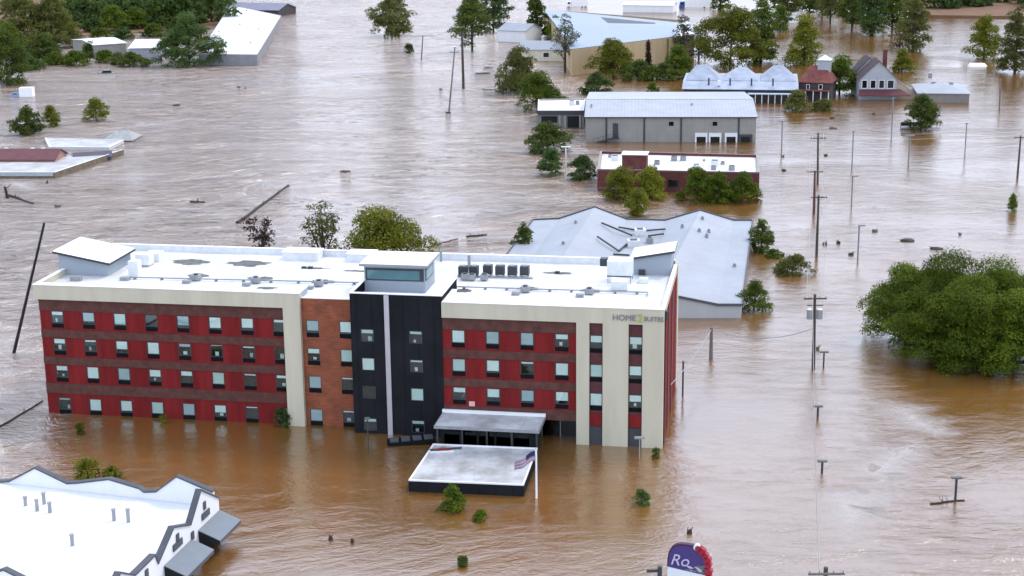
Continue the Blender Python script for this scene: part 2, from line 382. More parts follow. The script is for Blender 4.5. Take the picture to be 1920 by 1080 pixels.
def window(u, ztop, v, fill, tone=0, w_=WW, gh=GH, vh=VH, frame=None, side=0.0):
    """one guest-room window: frame, glass, roller blind let down by `fill`, dark ventilation grille below"""
    f = MB(); fr = frame or dark_metal; t = .07; z1 = ztop; z0 = ztop-gh
    y0, y1 = v+.01, v+.08
    f.box(u, y0, z1-t, u+w_, y1, z1, fr); f.box(u, y0, z0-.03, u+w_, y1, z0+t-.03, fr)
    f.box(u, y0, z0+t-.03, u+t, y1, z1-t, fr); f.box(u+w_-t, y0, z0+t-.03, u+w_, y1, z1-t, fr)
    o = f.build('window', hotel, world=False)
    g = MB(); g.box(u+t, v+.03, z0+t-.03, u+w_-t, v+.04, z1-t, glass); g.build('glass', o, world=False)
    if fill > .04:
        b = MB(); zb = z1-t-(gh-2*t+.03)*fill
        b.box(u+t+.01+side, v+.06, zb, u+w_-t-.01, v+.075, z1-t-.005, blind_m[tone]); b.build('roller_blind', o, world=False)
    if rnd.random() < .55 and fill < .7:
        c = MB(); cw = rnd.uniform(.18, .42); zt = rnd.uniform(.25, .5); cu = u + rnd.uniform(.3, w_-.2-cw)
        c.box(cu, v+.22, z0+.05, cu+cw, v+.30, z0+.05+zt, blind_m[rnd.randrange(3)]); c.build('furniture', o, world=False)
    if vh > 0:
        q = MB(); q.box(u, v+.03, z0-vh, u+w_, v+.10, z0-.035, black_grille)
        for k in range(4):
            zz = z0-vh+.06+k*(vh-.1)/4; q.box(u+.05, v+.005, zz, u+w_-.05, v+.03, zz+.04, black_grille)
        q.build('ventilation_grille', o, world=False)
    return o

def hole(u, zt, w_=WW, vh=VH): return (u, u+w_, zt-GH-vh, zt)

def joints(u0, n_, v):
    out = []
    for i in range(n_):
        for z0, z1 in ((9.36, 11.46), (6.36, 8.52), (3.40, 5.52), (-1, 2.30)):
            if z0 < 0 and u0: continue
            for du in (-.09, WW+.05): out.append((u0+i*S+du, v-.02, z0+.01, u0+i*S+du+.04, v-.003, z1-.01))
    return out
# left red wing
FILL_L = [[.3, .75, .95, .0, .8, .92, .8, .22], [.4, .15, .7, 1, .25, .05, .12, .0], [.4, 1, 1, .6, .4, 1, .12, .25], [.15, 1, .9, 1, 1, .65, .1, 1]]
TONE_L = [[0, 1, 2, 0, 1, 0, 0, 0], [0, 0, 0, 0, 1, 0, 0, 0], [0, 0, 1, 0, 0, 2, 0, 0], [1, 0, 0, 2, 1, 0, 0, 2]]
mb = MB(); holes = [hole(i*S, z) for i in range(8) for z in ROWS]
J1 = joints(0, 8, VL); J2 = joints(U_R, 4, VR)
for q in J1: mb.box(*q, slot_panel)
holed_wall(mb, -1.25, 25.62, ZB, 13.6, VL, holes, red_panel)
mb.box(-1.25, VL+.004, ZB, -1.24, 19.1, 13.6, cream)
H(mb, 'red_wall')
for i in range(8):
    for k, z in enumerate(ROWS):
        o = window(i*S, z, VL, FILL_L[k][i], TONE_L[k][i], side=.5 if (i, k) == (3, 0) else 0)
        if (i, k) == (3, 0): pass
for z0, z1 in ((11.46, 12.75), (8.52, 9.36), (5.52, 6.36), (2.30, 3.40)):
    mb = MB(); mb.box(-1.27, VL-.06, z0, 25.6, VL-.003, z1, band_panel); H(mb, 'panel_band')
# brick bay
FILL_B = [[.85, .9], [.4, 1], [1, .12], [1, .12]]
UB = [27.88, 31.40]
mb = MB(); holed_wall(mb, 27.42, 33.05, ZB, 13.72, VB, [hole(u, z) for u in UB for z in ROWS], hotel_brick); H(mb, 'brick_wall')
for j, u in enumerate(UB):
    for k, z in enumerate(ROWS): window(u, z, VB, FILL_B[k][j], [[1, 0], [0, 2], [1, 0], [1, 0]][k][j])
# charcoal stair tower
FILL_T = [[.3, .22], [1, .15], [.0, 1], [.25, .25]]
UT = [34.08, 39.10]
TZ = [11.15, 8.12, 5.1, 1.65]
mb = MB(); holed_wall(mb, 33.05, 42.52, ZB, 14.85, VT, [(u, u+WW, z-GH, z) for u in UT for z in TZ], dark_tower_m)
mb.poly([(33.05, VB+.3, ZB), (33.05, VT, ZB), (33.05, VT, 14.85), (33.05, 6, 14.85), (33.05, 6, ZB)], dark_tower_m)
mb.poly([(42.52, VT, ZB), (42.52, 6, ZB), (42.52, 6, 14.85), (42.52, VT, 14.85)], dark_tower_m)
H(mb, 'charcoal_tower')
for j, u in enumerate(UT):
    for k, z in enumerate(TZ): window(u, z, VT, FILL_T[k][j], 0 if (j, k) == (0, 1) else 2, vh=0)
mb = MB(); mb.box(36.62, VT-.14, ZB, 37.12, VT-.003, 14.8, silver); H(mb, 'metal_strip')
mb = MB()
for a in ((33.0, VT-.05, 42.57, VT+.25), (33.0, VT+.25, 33.3, 6), (42.27, VT+.25, 42.57, 6)): mb.box(a[0], a[1], 14.85, a[2], a[3], 14.95, white_cap)
H(mb, 'tower_coping')
# right red wing
FILL_R = [[1, 1, 1, .4], [1, .9, .15, 1], [.4, .7, .9, .75]]
TONE_R = [[0, 1, 1, 0], [2, 0, 0, 0], [0, 0, 1, 0]]
holes = [hole(U_R+i*S, z) for i in range(4) for z in ROWS[:3]]
mb = MB()
for q in J2: mb.box(*q, slot_panel)
holed_wall(mb, 42.52, 56.06, 2.35, 13.6, VR, holes, red_panel); H(mb, 'red_wall')
for i in range(4):
    for k in range(3): window(U_R+i*S, ROWS[k], VR, FILL_R[k][i], TONE_R[k][i])
for z0, z1 in ((11.46, 12.68), (8.52, 9.36), (5.52, 6.36), (2.35, 3.45)):
    mb = MB(); mb.box(42.54, VR-.06, z0, 56.04, VR-.003, z1, band_panel); H(mb, 'panel_band')
# ground-floor lobby glazing, set back under the wing
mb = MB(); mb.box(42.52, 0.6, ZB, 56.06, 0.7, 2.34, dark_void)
mb.poly([(42.52, VR, 2.345), (42.52, .6, 2.345), (56.06, .6, 2.345), (56.06, VR, 2.345)], dark_metal); H(mb, 'lobby_recess')
for i in range(7):
    u = 42.8+i*1.9
    mb = MB(); mb.box(u, 0.45, -2, u+1.7, .47, 1.9, dark_glass); o = H(mb, 'lobby_window')
    mb = MB(); mb.box(u-.1, .40, -2, u-.003, .52, 2.3, mid_metal); mb.box(u, .40, 1.9, u+1.7, .52, 2.02, mid_metal); H(mb, 'mullion', o)
# cream frame, left wing
mb = MB(); v0 = -.42
mb.box(-1.55, v0, 12.75, 27.42, .42, 14.3, cream); mb.box(25.62, v0, ZB, 27.42, VB+.3, 12.75, cream)
H(mb, 'cream_frame')
# cream frame, right wing: band and three piers with two window slots
VC = -1.74
mb = MB(); mb.box(42.53, VC, 12.72, 64.66, VC+.8, 14.3, cream)
for a, b in ((56.06, 57.34), (58.68, 61.22), (62.6, 64.66)): mb.box(a, VC, ZB, b, VC+.8, 12.72, cream)
H(mb, 'cream_frame')
for (ua, ub), fills, tones in (((57.34, 58.68), [.55, 1, 1, .0], [0, 2, 0, 0]), ((61.22, 62.6), [.6, .75, .55, 0], [0, 0, 0, 0])):
    mb = MB(); holed_wall(mb, ua, ub, ZB, 12.72, VC+.3, [(ua+.04, ub-.04, z-GH-VH, z) for z in ROWS[:3]], slot_panel); H(mb, 'infill_panel')
    for k, z in enumerate(ROWS[:3]): window(ua+.04, z, VC+.3, fills[k], tones[k], w_=ub-ua-.08)
    mb = MB(); mb.box(ua+.05, VC+.2, 2.0, ub-.05, VC+.297, 3.3, red_panel); mb.box(ua+.05, VC+.22, ZB, ub-.05, VC+.297, 1.9, dark_metal); H(mb, 'ground_floor_panel')
# end wall and back
UE, DEP = 64.66, 18.9
mb = MB()
mb.poly([(UE-.02, VC+.8, ZB), (UE-.02, DEP-.6, ZB), (UE-.02, DEP-.6, 13.7), (UE-.02, VC+.8, 13.7)], red_panel)
mb.poly([(UE-.05, DEP, ZB), (-1.25, DEP, ZB), (-1.25, DEP, 13.6), (UE-.05, DEP, 13.6)], cream)
H(mb, 'end_wall')
mb = MB(); mb.box(UE-.3, DEP-1.6, ZB, UE+.06, DEP+.06, 14.2, cream); H(mb, 'corner_pier')
mb = MB()
for v_ in (4.6, 9.8): mb.box(UE-.015, v_, -3, UE+.04, v_+1.6, 13.2, slot_panel)
H(mb, 'end_wall_recess')
mb = MB(); mb.tube([(UE+.08, -.55, 13.2), (UE+.08, -.55, -3)], .07, dark_metal); mb.box(UE, -.85, 13.0, UE+.3, -.25, 13.9, dark_metal); H(mb, 'downpipe')
# roof sheet and parapets
RZ = 13.62
mb = MB()
mb.poly([(-1.2, .3, RZ), (27.4, .3, RZ), (33.05, .13, RZ), (33.05, VT+.3, RZ), (42.5, VT+.3, RZ), (42.5, VR+.3, RZ), (UE-.2, VR+.3, RZ), (UE-.2, DEP-.1, RZ), (-1.2, DEP-.1, RZ)], white_roof)
H(mb, 'roof')
mb = MB()
mb.box(-1.55, .42, 12.75, -1.2, DEP, 14.3, cream); mb.box(-1.6, -.47, 14.3, 27.45, .45, 14.36, white_cap); mb.box(-1.6, .45, 14.3, -1.15, DEP-.2, 14.36, white_cap)
mb.box(27.05, .42, RZ-.2, 27.42, 2.6, 14.3, pent_grey); mb.box(27.0, .45, 14.3, 27.46, 2.7, 14.36, white_cap)
mb.box(27.45, VB-.04, 13.72, 33.0, VB+.22, 13.80, white_cap)
mb.box(42.58, VC-.05, 14.3, UE+.05, VC+.85, 14.36, white_cap)
mb.box(42.58, VC+.8, 13.3, 43.1, 3.2, 14.3, pale_metal); mb.box(42.58, VC+.85, 14.3, 43.15, 3.3, 14.36, white_cap)
mb.box(UE-.3, VC+.8, 13.3, UE, DEP-2, 14.25, cream); mb.box(UE-.35, VC+.85, 14.25, UE+.06, DEP-2, 14.31, white_cap)
mb.box(-1.2, DEP-.3, RZ-.2, UE-.31, DEP+.002, 14.3, pale_metal); mb.box(-1.2, DEP-.35, 14.3, UE-.31, DEP+.05, 14.36, white_cap)
H(mb, 'parapet')
# raised parapet returns on the back edge
for a, b, vv in ((545, 612, 476), (640, 690, 500)):
    p, q = hl(a, vv, RZ), hl(b, vv, RZ)
    mb = MB(); mb.box(p.x, DEP-2.6, RZ, q.x, DEP-.36, 14.5, pale_metal); mb.box(p.x-.1, DEP-2.7, 14.5, q.x+.1, DEP-.3, 14.58, white_cap); H(mb, 'raised_parapet')
# end penthouses with mono-pitch roofs
def penthouse(u0, u1, v0, v1, zl, zr, over, glaz=None):
    p = MB(); n = 0
    p.prism([(u0, v0, RZ-.3), (u1, v0, RZ-.3), (u1, v1, RZ-.3), (u0, v1, RZ-.3)], [(u0, v0, zl), (u1, v0, zr), (u1, v1, zr), (u0, v1, zl)], pent_grey)
    o = H(p, 'penthouse')
    k = (zr-zl)/(u1-u0); e = over
    P = [(u0-e, v0-e, zl-k*e+.28), (u1+e, v0-e, zr+k*e+.28), (u1+e, v1+e, zr+k*e+.28), (u0-e, v1+e, zl-k*e+.28)]
    r = MB(); r.slab(P, .26, dark_metal, white_cap); H(r, 'penthouse_roof', o)
    return o
a, b = hl(118, 513, RZ), hl(203, 518, RZ)
penthouse(b.x-5.6, b.x, b.y, b.y+6.2, 16.0, 15.0, .45)
a, b = hl(1188, 515, RZ), hl(1262, 515, RZ)
penthouse(a.x, 64.2, a.y, a.y+4.0, 15.35, 16.1, .35)
# glazed penthouse above the charcoal tower
a, b = hl(684, 546, RZ), hl(800, 547, RZ)
p = MB(); p.box(a.x, a.y, RZ-.3, b.x, a.y+4.6, 16.4, pent_grey); o = H(p, 'penthouse')
p = MB(); p.box(a.x+.15, a.y-.06, 14.85, b.x-.12, a.y-.003, 16.15, dark_metal); p.box(a.x+.35, a.y-.075, 14.98, b.x-.55, a.y-.06, 15.95, teal_glass)
p.box(b.x+.003, a.y+.2, 14.85, b.x+.06, a.y+3.6, 16.15, dark_metal); p.box(b.x+.06, a.y+.4, 14.98, b.x+.075, a.y+3.4, 15.95, teal_glass); H(p, 'window', o)
p = MB(); p.box(a.x-.4, a.y-.5, 16.4, b.x+.4, a.y+5.0, 16.65, mid_metal); p.box(a.x-.35, a.y-.45, 16.65, b.x+.35, a.y+4.95, 16.70, white_cap); H(p, 'penthouse_roof', o)
# roof equipment
def hbox(name, px, py, w_, d_, h_, M, legs=0.0, top=None):
    c = hl(px, py, RZ); mb = MB(); mb.box(c.x-w_/2, c.y-d_/2, RZ+legs+.01, c.x+w_/2, c.y+d_/2, RZ+legs+h_, M)
    if legs:
        for sx in (-1, 1):
            for sy in (-1, 1): mb.box(c.x+sx*(w_/2-.1)-.04, c.y+sy*(d_/2-.1)-.04, RZ-.02, c.x+sx*(w_/2-.1)+.04, c.y+sy*(d_/2-.1)+.04, RZ+legs+.01, mid_metal)
    if top:
        mb.tube([(c.x, c.y, RZ+legs+h_), (c.x, c.y, RZ+legs+h_+.12)], min(w_, d_)*.36, top, 14)
    return H(mb, name)
for px, py in ((869, 519), (889, 519), (915, 517), (938, 518), (961, 519), (984, 519)): hbox('ac_condenser', px, py, .95, .95, .95, dark_metal, .25, mid_metal)
for px, py in ((872, 525), (885, 526), (908, 526)): hbox('ac_condenser', px, py, .75, .7, .6, mid_metal, .1, dark_metal)
c = hl(930, 521, RZ); mb = MB(); mb.box(c.x-4.2, c.y-.12, RZ, c.x+4, c.y+.12, RZ+.16, mid_metal); H(mb, 'equipment_rail')
o = hbox('rooftop_unit', 1163, 527, 2.6, 2.2, 1.7, pale_metal, .7); c = hl(1163, 527, RZ)
mb = MB(); mb.box(c.x-2.2, c.y+.2, RZ+1.5, c.x-1.31, c.y+1.0, RZ+2.3, dark_metal); mb.box(c.x-1.31, c.y-1.16, RZ+.72, c.x+1.31, c.y-1.103, RZ+.84, dark_metal); H(mb, 'air_intake', o)
hbox('rooftop_unit', 1162, 543, 1.7, 1.3, .9, pale_metal, .1); hbox('exhaust_box', 1204, 515, .7, .7, .6, dark_metal)
hbox('rooftop_unit', 1207, 530, .9, .9, .5, pale_metal); hbox('rooftop_unit', 254, 517, 1.1, 1.1, 1.7, pale_metal); hbox('rooftop_unit', 272, 498, 1.6, 1.4, 1.2, pale_metal, .2)
hbox('exhaust_box', 235, 525, 1.0, .6, .35, mid_metal); hbox('rooftop_unit', 291, 488, 1.6, 1.6, 1.0, pale_metal)
hbox('exhaust_box', 143, 526, 1.2, .5, .45, mid_metal); hbox('vent_pipe', 880, 505, .3, .3, 1.6, mid_metal); hbox('vent_pipe', 827, 490, .25, .25, 1.3, mid_metal)
for px, py in ((368, 526), (480, 531), (598, 537), (985, 548), (1105, 552)):
    hbox('exhaust_fan', px, py, .9, .7, .55, mid_metal, .1, dark_metal); hbox('exhaust_fan', px-18, py+5, .8, .5, .35, mid_metal)
for px, py in ((570, 503), (582, 503), (1045, 512)): hbox('roof_drain', px, py, .5, .4, .2, dark_metal)
for a, b, py0, py1 in ((228, 690, 523, 534), (850, 1215, 541, 552)):
    p, q = hl(a, py0, RZ), hl(b, py1, RZ); mb = MB(); mb.tube([(p.x, p.y, RZ+.22), (q.x, q.y, RZ+.22)], .08, mid_metal)
    nsp = 9
    for k in range(nsp):
        t = (k+.5)/nsp; x, y = p.x+(q.x-p.x)*t, p.y+(q.y-p.y)*t; mb.box(x-.12, y-.2, RZ, x+.12, y+.2, RZ+.13, light_grey)
    mb.tube([(q.x, q.y, RZ+.22), (q.x, q.y-1, RZ+.22)], .08, mid_metal); H(mb, 'roof_pipe')
def puddle(px, py, w_, d_, seed):
    r = random.Random(seed); c = hl(px, py, RZ); mb = MB(); P = []
    for k in range(22):
        t = 2*math.pi*k/22; q = .7+.45*r.random(); P.append((c.x+math.cos(t)*w_/2*q, c.y+math.sin(t)*d_*.9*q, RZ+.006))
    mb.poly(P, puddle_m); H(mb, 'puddle')
for i, (px, py, w_, d_) in enumerate(((357, 491, 4.4, 1.5), (466, 494, 5.2, 1.6), (590, 503, 3.2, .5), (1048, 512, 3.5, .7), (372, 517, 3, 1.1), (486, 523, 3, 1.2), (605, 528, 3, 1.1), (990, 541, 2.6, 1.0), (1108, 545, 2.6, .9), (665, 508, 3.0, .5), (868, 545, 2, .9), (500, 540, 2.5, .6))): puddle(px, py, w_, d_, i)
# lettering on the parapet band
def letters(text, size, M, origin, ux, uz, parent, name, ext=.04, local=True, font_shear=0.0):
    cu = bpy.data.curves.new(name, 'FONT'); cu.body = text; cu.size = size; cu.extrude = ext; cu.shear = font_shear
    tmp = bpy.data.objects.new(name, cu); COL.objects.link(tmp)
    dg = bpy.context.evaluated_depsgraph_get(); me = bpy.data.meshes.new_from_object(tmp.evaluated_get(dg), depsgraph=dg)
    bpy.data.objects.remove(tmp)
    ux = Vector(ux).normalized(); uz = Vector(uz).normalized(); un = ux.cross(uz)
    R = Matrix((ux, uz, un)).transposed().to_4x4(); me.transform(Matrix.Translation(origin) @ R)
    me.materials.clear(); me.materials.append(M)
    o = bpy.data.objects.new(name, me); COL.objects.link(o); o.parent = parent
    if not local: me.transform(INV[parent.name])
    return o
sign_grey = mat('grey sign letter', (.20, .20, .215), .5, .1); sign_green = mat('lime sign numeral', (.34, .42, .035), .5, .1)
letters('HOME', .82, sign_grey, (59.62, VC-.06, 13.12), (1, 0, 0), (0, 0, 1), hotel, 'sign_letters')
letters('2', 1.15, sign_green, (62.02, VC-.06, 13.0), (1, 0, 0), (0, 0, 1), hotel, 'sign_letters')
letters('SUITES', .66, sign_grey, (62.70, VC-.06, 13.12), (.78, 0, 0), (0, 0, 1), hotel, 'sign_letters').scale = (1, 1, 1)
# small crest on the wall above the entrance canopy
c = HI @ on_plane(885, 757, HM @ Vector((42, VR-.07, 0)), HM @ Vector((56, VR-.07, 0)))
mb = MB(); mb.box(c.x-.3, VR-.12, c.z-.25, c.x+.3, VR-.06, c.z+.25, mat('pale pink plaque', (.7, .4, .38), .5)); H(mb, 'wall_plaque')
# entrance canopy on posts against the right wing
fl, fr_, br, bl = (812, 800), (1012, 806), (1021, 776), (835, 768)
CZ = 2.75
P = [HI @ at(*q, CZ) for q in (fl, fr_, br, bl)]
cx0, cx1, cy0 = P[0].x, P[1].x, (P[0].y+P[1].y)/2
mb = MB(); mb.box(cx0, cy0, CZ-.3, cx1, VR-.07, CZ-.02, mid_metal); mb.box(cx0+.1, cy0+.1, CZ-.02, cx1-.1, VR-.08, CZ, canopy_roof); canopy = H(mb, 'entrance_canopy')
mb = MB(); mb.box(cx0, VR-.35, CZ+.002, cx1, VR-.09, CZ+.3, white_cap); H(mb, 'canopy_upstand', canopy)
for k in range(5):
    u = cx0+.3+(cx1-cx0-.6)*k/4; mb = MB(); mb.box(u-.09, cy0+.2, -3, u+.09, cy0+.38, CZ-.3, dark_metal); H(mb, 'post', canopy)

mb = MB(); mb.box(cx0+.5, cy0+.75, -3, cx1-.5, VR-.5, CZ-.31, dark_void); shade_block = H(mb, 'canopy_shade', canopy)  # dark block added under the canopy in place of the shade there
for k in range(5):
    u = cx0+.9+(cx1-cx0-1.8)*k/5; w5 = (cx1-cx0-1.8)/5-.25
    mb = MB(); mb.box(u, cy0+.70, -1, u+w5, cy0+.74, CZ-.55, dark_glass); H(mb, 'canopy_shade_glass', canopy)  # smoked panes on the front of the added shade block
    if k in (1, 2, 4): mb = MB(); mb.box(u+.5, cy0+.60, .1, u+1.2, cy0+.69, .5, mid_metal); H(mb, 'bench', canopy)

# drive-through canopy, nearly drowned
DZ = 1.05
Q = [at(*q, DZ) for q in ((766, 902), (982, 911), (1008, 842), (812, 834))]
dc = thing('drive_canopy', 'low drive-through canopy with pale flat roof and dark fascia, almost under water', 'canopy', (Q[0].x, Q[0].y, 0))
mb = MB(); mb.prism([Vector((p.x, p.y, -.25)) for p in Q], Q, dark_tower_m, dark_tower_m, True); mb.build('fascia', dc)
cen = sum(Q, Vector())/4
inn = [p + (cen-p)*.03 for p in Q]
mb = MB(); mb.poly([(p.x, p.y, DZ+.01) for p in inn], canopy_roof); mb.build('roof', dc)
mb = MB()
for a in range(4):
    p, q = Q[a], Q[(a+1) % 4]; pi, qi = inn[a], inn[(a+1) % 4]
    mb.prism([(p.x, p.y, DZ+.004), (q.x, q.y, DZ+.004), (qi.x, qi.y, DZ+.004), (pi.x, pi.y, DZ+.004)], [(p.x, p.y, DZ+.14), (q.x, q.y, DZ+.14), (qi.x, qi.y, DZ+.14), (pi.x, pi.y, DZ+.14)], white_cap)
mb.build('roof_edging', dc)
for t in ((.1, .12), (.9, .12), (.1, .88), (.9, .88)):
    a = Q[0].lerp(Q[1], t[0]); b = Q[3].lerp(Q[2], t[0]); p = a.lerp(b, t[1]); mb = MB(); mb.box(p.x-.3, p.y-.3, -6, p.x+.3, p.y+.3, -.26, mid_metal); mb.build('column', dc)
# debris stranded on it
p = at(830, 846, DZ+.02)
t_ = thing('stranded_kayak', 'red and dark kayak-like debris lying on the drive canopy roof', 'debris', (p.x, p.y, DZ+.02), .1)
red_pl = mat('red plastic', (.20, .03, .025), .6)
mb = MB(); mb.tube([(-.9, 0, .16), (-.55, 0, .2), (0, .02, .24), (.55, 0, .2), (.9, -.02, .16)], [.03, .12, .15, .12, .03], red_pl, 10); mb.build('hull', t_, world=False)
mb = MB(); mb.tube([(-1.4, .3, .1), (1.9, .35, .14)], .09, dark_metal, 6); mb.build('paddle', t_, world=False)
mb = MB(); mb.box(-1.3, -.55, 0, 1.1, -.2, .12, pale_metal); mb.build('board', t_, world=False)
# flagpole and flag
base = at(1006, 934); zt = high(base, 1005, 843)
fp = thing('flagpole', 'slim white flagpole standing in the water beside the drive canopy', 'flagpole', (base.x, base.y, 0))
mb = MB(); mb.tube([(base.x, base.y, -4), (base.x, base.y, zt)], [.12, .08], white_cap, 10); mb.build('pole', fp)
mb = MB(); mb.tube([(base.x, base.y, zt), (base.x, base.y, zt+.1), (base.x, base.y, zt+.2)], [.05, .13, .03], silver, 10); mb.build('finial', fp)
mb = MB(); NX, NZ = 16, 6; fw_, fh_ = 1.9, .95
flag_w = mat('washed flag stripes', (.40, .37, .43), .8, .12); flag_r = mat('faded red flag stripes', (.30, .20, .25), .8, .1); flag_b = mat('navy flag canton', (.03, .03, .11), .8)
for a in range(NX):
    for b in range(NZ):
        def fpnt(i, j):
            x = i/NX; zz = j/NZ
            return (base.x-.1-x*fw_, base.y+.25*math.sin(x*9+zz)*x, zt-.1-fh_*(1-zz)-x*1.05+.08*math.sin(x*7))
        M = flag_b if (a < NX*.42 and b >= NZ*.45) else (flag_w if b % 2 else flag_r)
        mb.poly([fpnt(a, b), fpnt(a+1, b), fpnt(a+1, b+1), fpnt(a, b+1)], M)
single(mb, 'flag', 'drooping striped flag with navy canton blown left from the flagpole', 'flag', (base.x, base.y, zt-1))

# ------------------------------------------------------------------ generic buildings
def ring(pts, z): return [Vector((p.x, p.y, z)) for p in pts]
def flat_building(name, label, corners, z, wall, roofm, par=.45, fascia=None, trim=None, depth=-5):
    """corners: pixels of the wall top, front-left, front-right, back-right, back-left, on level z"""
    C = [at(*q, z) for q in corners]
    t = thing(name, label, 'building', (C[0].x, C[0].y, 0), math.atan2(C[1].y-C[0].y, C[1].x-C[0].x))
    cen = sum(C, Vector())/4
    def inset(d): return [p + (cen-p).normalized()*d for p in C]
    I = inset(.5)
    mb = MB(); n = 4
    for a in range(4):
        p, q = C[a], C[(a+1) % 4]; mb.poly([(p.x, p.y, depth), (q.x, q.y, depth), (q.x, q.y, z), (p.x, p.y, z)], wall)
    mb.build('wall', t)
    mb = MB()
    for a in range(4):
        p, q, pi, qi = C[a], C[(a+1) % 4], I[a], I[(a+1) % 4]
        mb.poly([(p.x, p.y, z), (q.x, q.y, z), (qi.x, qi.y, z), (pi.x, pi.y, z)], trim or white_cap)
        mb.poly([(pi.x, pi.y, z), (qi.x, qi.y, z), (qi.x, qi.y, z-par), (pi.x, pi.y, z-par)], wall)
    mb.build('parapet', t)
    mb = MB(); mb.poly([(p.x, p.y, z-par) for p in I], roofm); mb.build('roof', t)
    return t, C
def unit(t, name, px, py, z, w_, d_, h_, M, rz=None):
    """a box of roof equipment, axis-aligned with its building"""
    c = INV[t.name] @ at(px, py, z); mb = MB(); mb.box(c.x-w_/2, c.y-d_/2, c.z+.005, c.x+w_/2, c.y+d_/2, c.z+h_, M)
    if w_ > .5: mb.box(c.x-w_/2+.12, c.y-d_/2+.12, c.z+h_, c.x+w_/2-.12, c.y+d_/2-.12, c.z+h_+.06, dark_metal)
    return mb.build(name, t, world=False)
def facade_box(t, name, A, B, px0, py0, px1, py1, M, proud=.06, parent=None, inner=None):
    """a panel on the wall plane A-B between two pixels"""
    p, q = on_plane(px0, py0, A, B), on_plane(px1, py1, A, B); d = (B-A).normalized(); nrm = Vector((d.y, -d.x, 0))
    mb = MB()
    a = Vector((p.x, p.y, q.z)); b = Vector((q.x, q.y, q.z)); 
    mb.prism([a-nrm*.05, b-nrm*.05, b+nrm*proud, a+nrm*proud], [Vector((v_.x, v_.y, p.z)) for v_ in (a-nrm*.05, b-nrm*.05, b+nrm*proud, a+nrm*proud)], M, None, True)
    o = mb.build(name, parent or t)
    if inner:
        mb = MB(); L_ = (b-a).length; k = min(.12, L_*.15)
        a2, b2 = a+d*k+nrm*(proud+.004), b-d*k+nrm*(proud+.004)
        mb.poly([(a2.x, a2.y, q.z+k), (b2.x, b2.y, q.z+k), (b2.x, b2.y, p.z-k), (a2.x, a2.y, p.z-k)], inner); mb.build('pane', o)
    return o

# --- strip store in the lower left corner: white roof behind gabled parapets, awnings along the shop front
EZ = 3.4
A0 = at(410, 937, EZ); B0 = at(260, 1078, EZ); dF = (B0-A0); dF.z = 0; dF.normalize()
K0 = at(130, 906, EZ); dB = (K0-A0); dB.z = 0; dB.normalize()
Fn = A0 + dF*40; Bk = A0 + dB*48
store = thing('strip_store', 'white roofed shop building with gabled parapets and grey awnings, lower left corner', 'building', (A0.x, A0.y, 0))
def gable_wall(A, d, nrm, pts, thick, zb, M, parent, name, trim):
    """parapet wall standing on A + d*s with the top outline (s, z), a dark coping along it"""
    mb = MB(); n = len(pts)
    outer = [A + d*s_ for s_, _ in pts]; inner = [p - nrm*thick for p in outer]
    for a in range(n-1):
        (s0, z0), (s1, z1) = pts[a], pts[a+1]; p, q, pi, qi = outer[a], outer[a+1], inner[a], inner[a+1]
        mb.poly([(p.x, p.y, zb), (q.x, q.y, zb), (q.x, q.y, z1), (p.x, p.y, z0)], M); mb.poly([(qi.x, qi.y, zb), (pi.x, pi.y, zb), (pi.x, pi.y, z0), (qi.x, qi.y, z1)], M)
    for e in (0, n-1):
        p, pi = outer[e], inner[e]; mb.poly([(p.x, p.y, zb), (pi.x, pi.y, zb), (pi.x, pi.y, pts[e][1]), (p.x, p.y, pts[e][1])], M)
    o = mb.build(name, parent)
    mb = MB()
    for a in range(n-1):
        (s0, z0), (s1, z1) = pts[a], pts[a+1]; e = .1
        p, q, pi, qi = outer[a]+nrm*e, outer[a+1]+nrm*e, inner[a]-nrm*e, inner[a+1]-nrm*e
        lo = [(p.x, p.y, z0+.003), (q.x, q.y, z1+.003), (qi.x, qi.y, z1+.003), (pi.x, pi.y, z0+.003)]
        mb.prism(lo, [(x, y, z+.16) for x, y, z in lo], trim, None, True)
    mb.build('coping', o)
    return o
nF = Vector((-dF.y, dF.x, 0)); nF = nF if nF.x > 0 else -nF
nB = Vector((-dB.y, dB.x, 0)); nB = nB if nB.y > 0 else -nB
def prof(pixels, A, B):
    d = (B-A); d.z = 0; d.normalize(); out = []
    for q in pixels:
        P = on_plane(q[0], q[1], A, B); out.append(((P-A).dot(d), P.z))
    return out
pf = prof([(410, 935), (376, 920), (357, 985), (325, 990), (296, 1058), (290, 1042), (252, 1080), (225, 1075), (190, 1150)], A0, B0)
pf[0] = (0, pf[0][1])
for i in range(1, len(pf)):
    if pf[i][0] <= pf[i-1][0]+.05: pf[i] = (pf[i-1][0]+.1, pf[i][1])
pf += [(40, pf[-1][1])]
gable_wall(A0, dF, nF, pf, .35, -5, white_wall, store, 'shop_front', trim_dark)
pb = prof([(376, 918), (335, 892), (297, 920), (274, 921), (265, 914), (208, 897), (150, 904), (130, 905), (70, 876), (22, 901), (0, 902), (-40, 900), (-90, 875), (-140, 900)], A0, K0)
pb = [(.36, pb[0][1])] + [q for q in pb[1:] if q[0] > .5] + [(48, pb[-1][1])]
gable_wall(A0, dB, nB, pb, .35, -5, white_wall, store, 'back_wall', trim_dark)
RZ2 = EZ-.55
mb = MB(); i0 = A0 - nF*.35 - nB*.35
mb.poly([(p.x, p.y, RZ2) for p in (i0, i0+dF*40, i0+dF*40+dB*48, i0+dB*48)], store_roof); mb.build('roof', store)
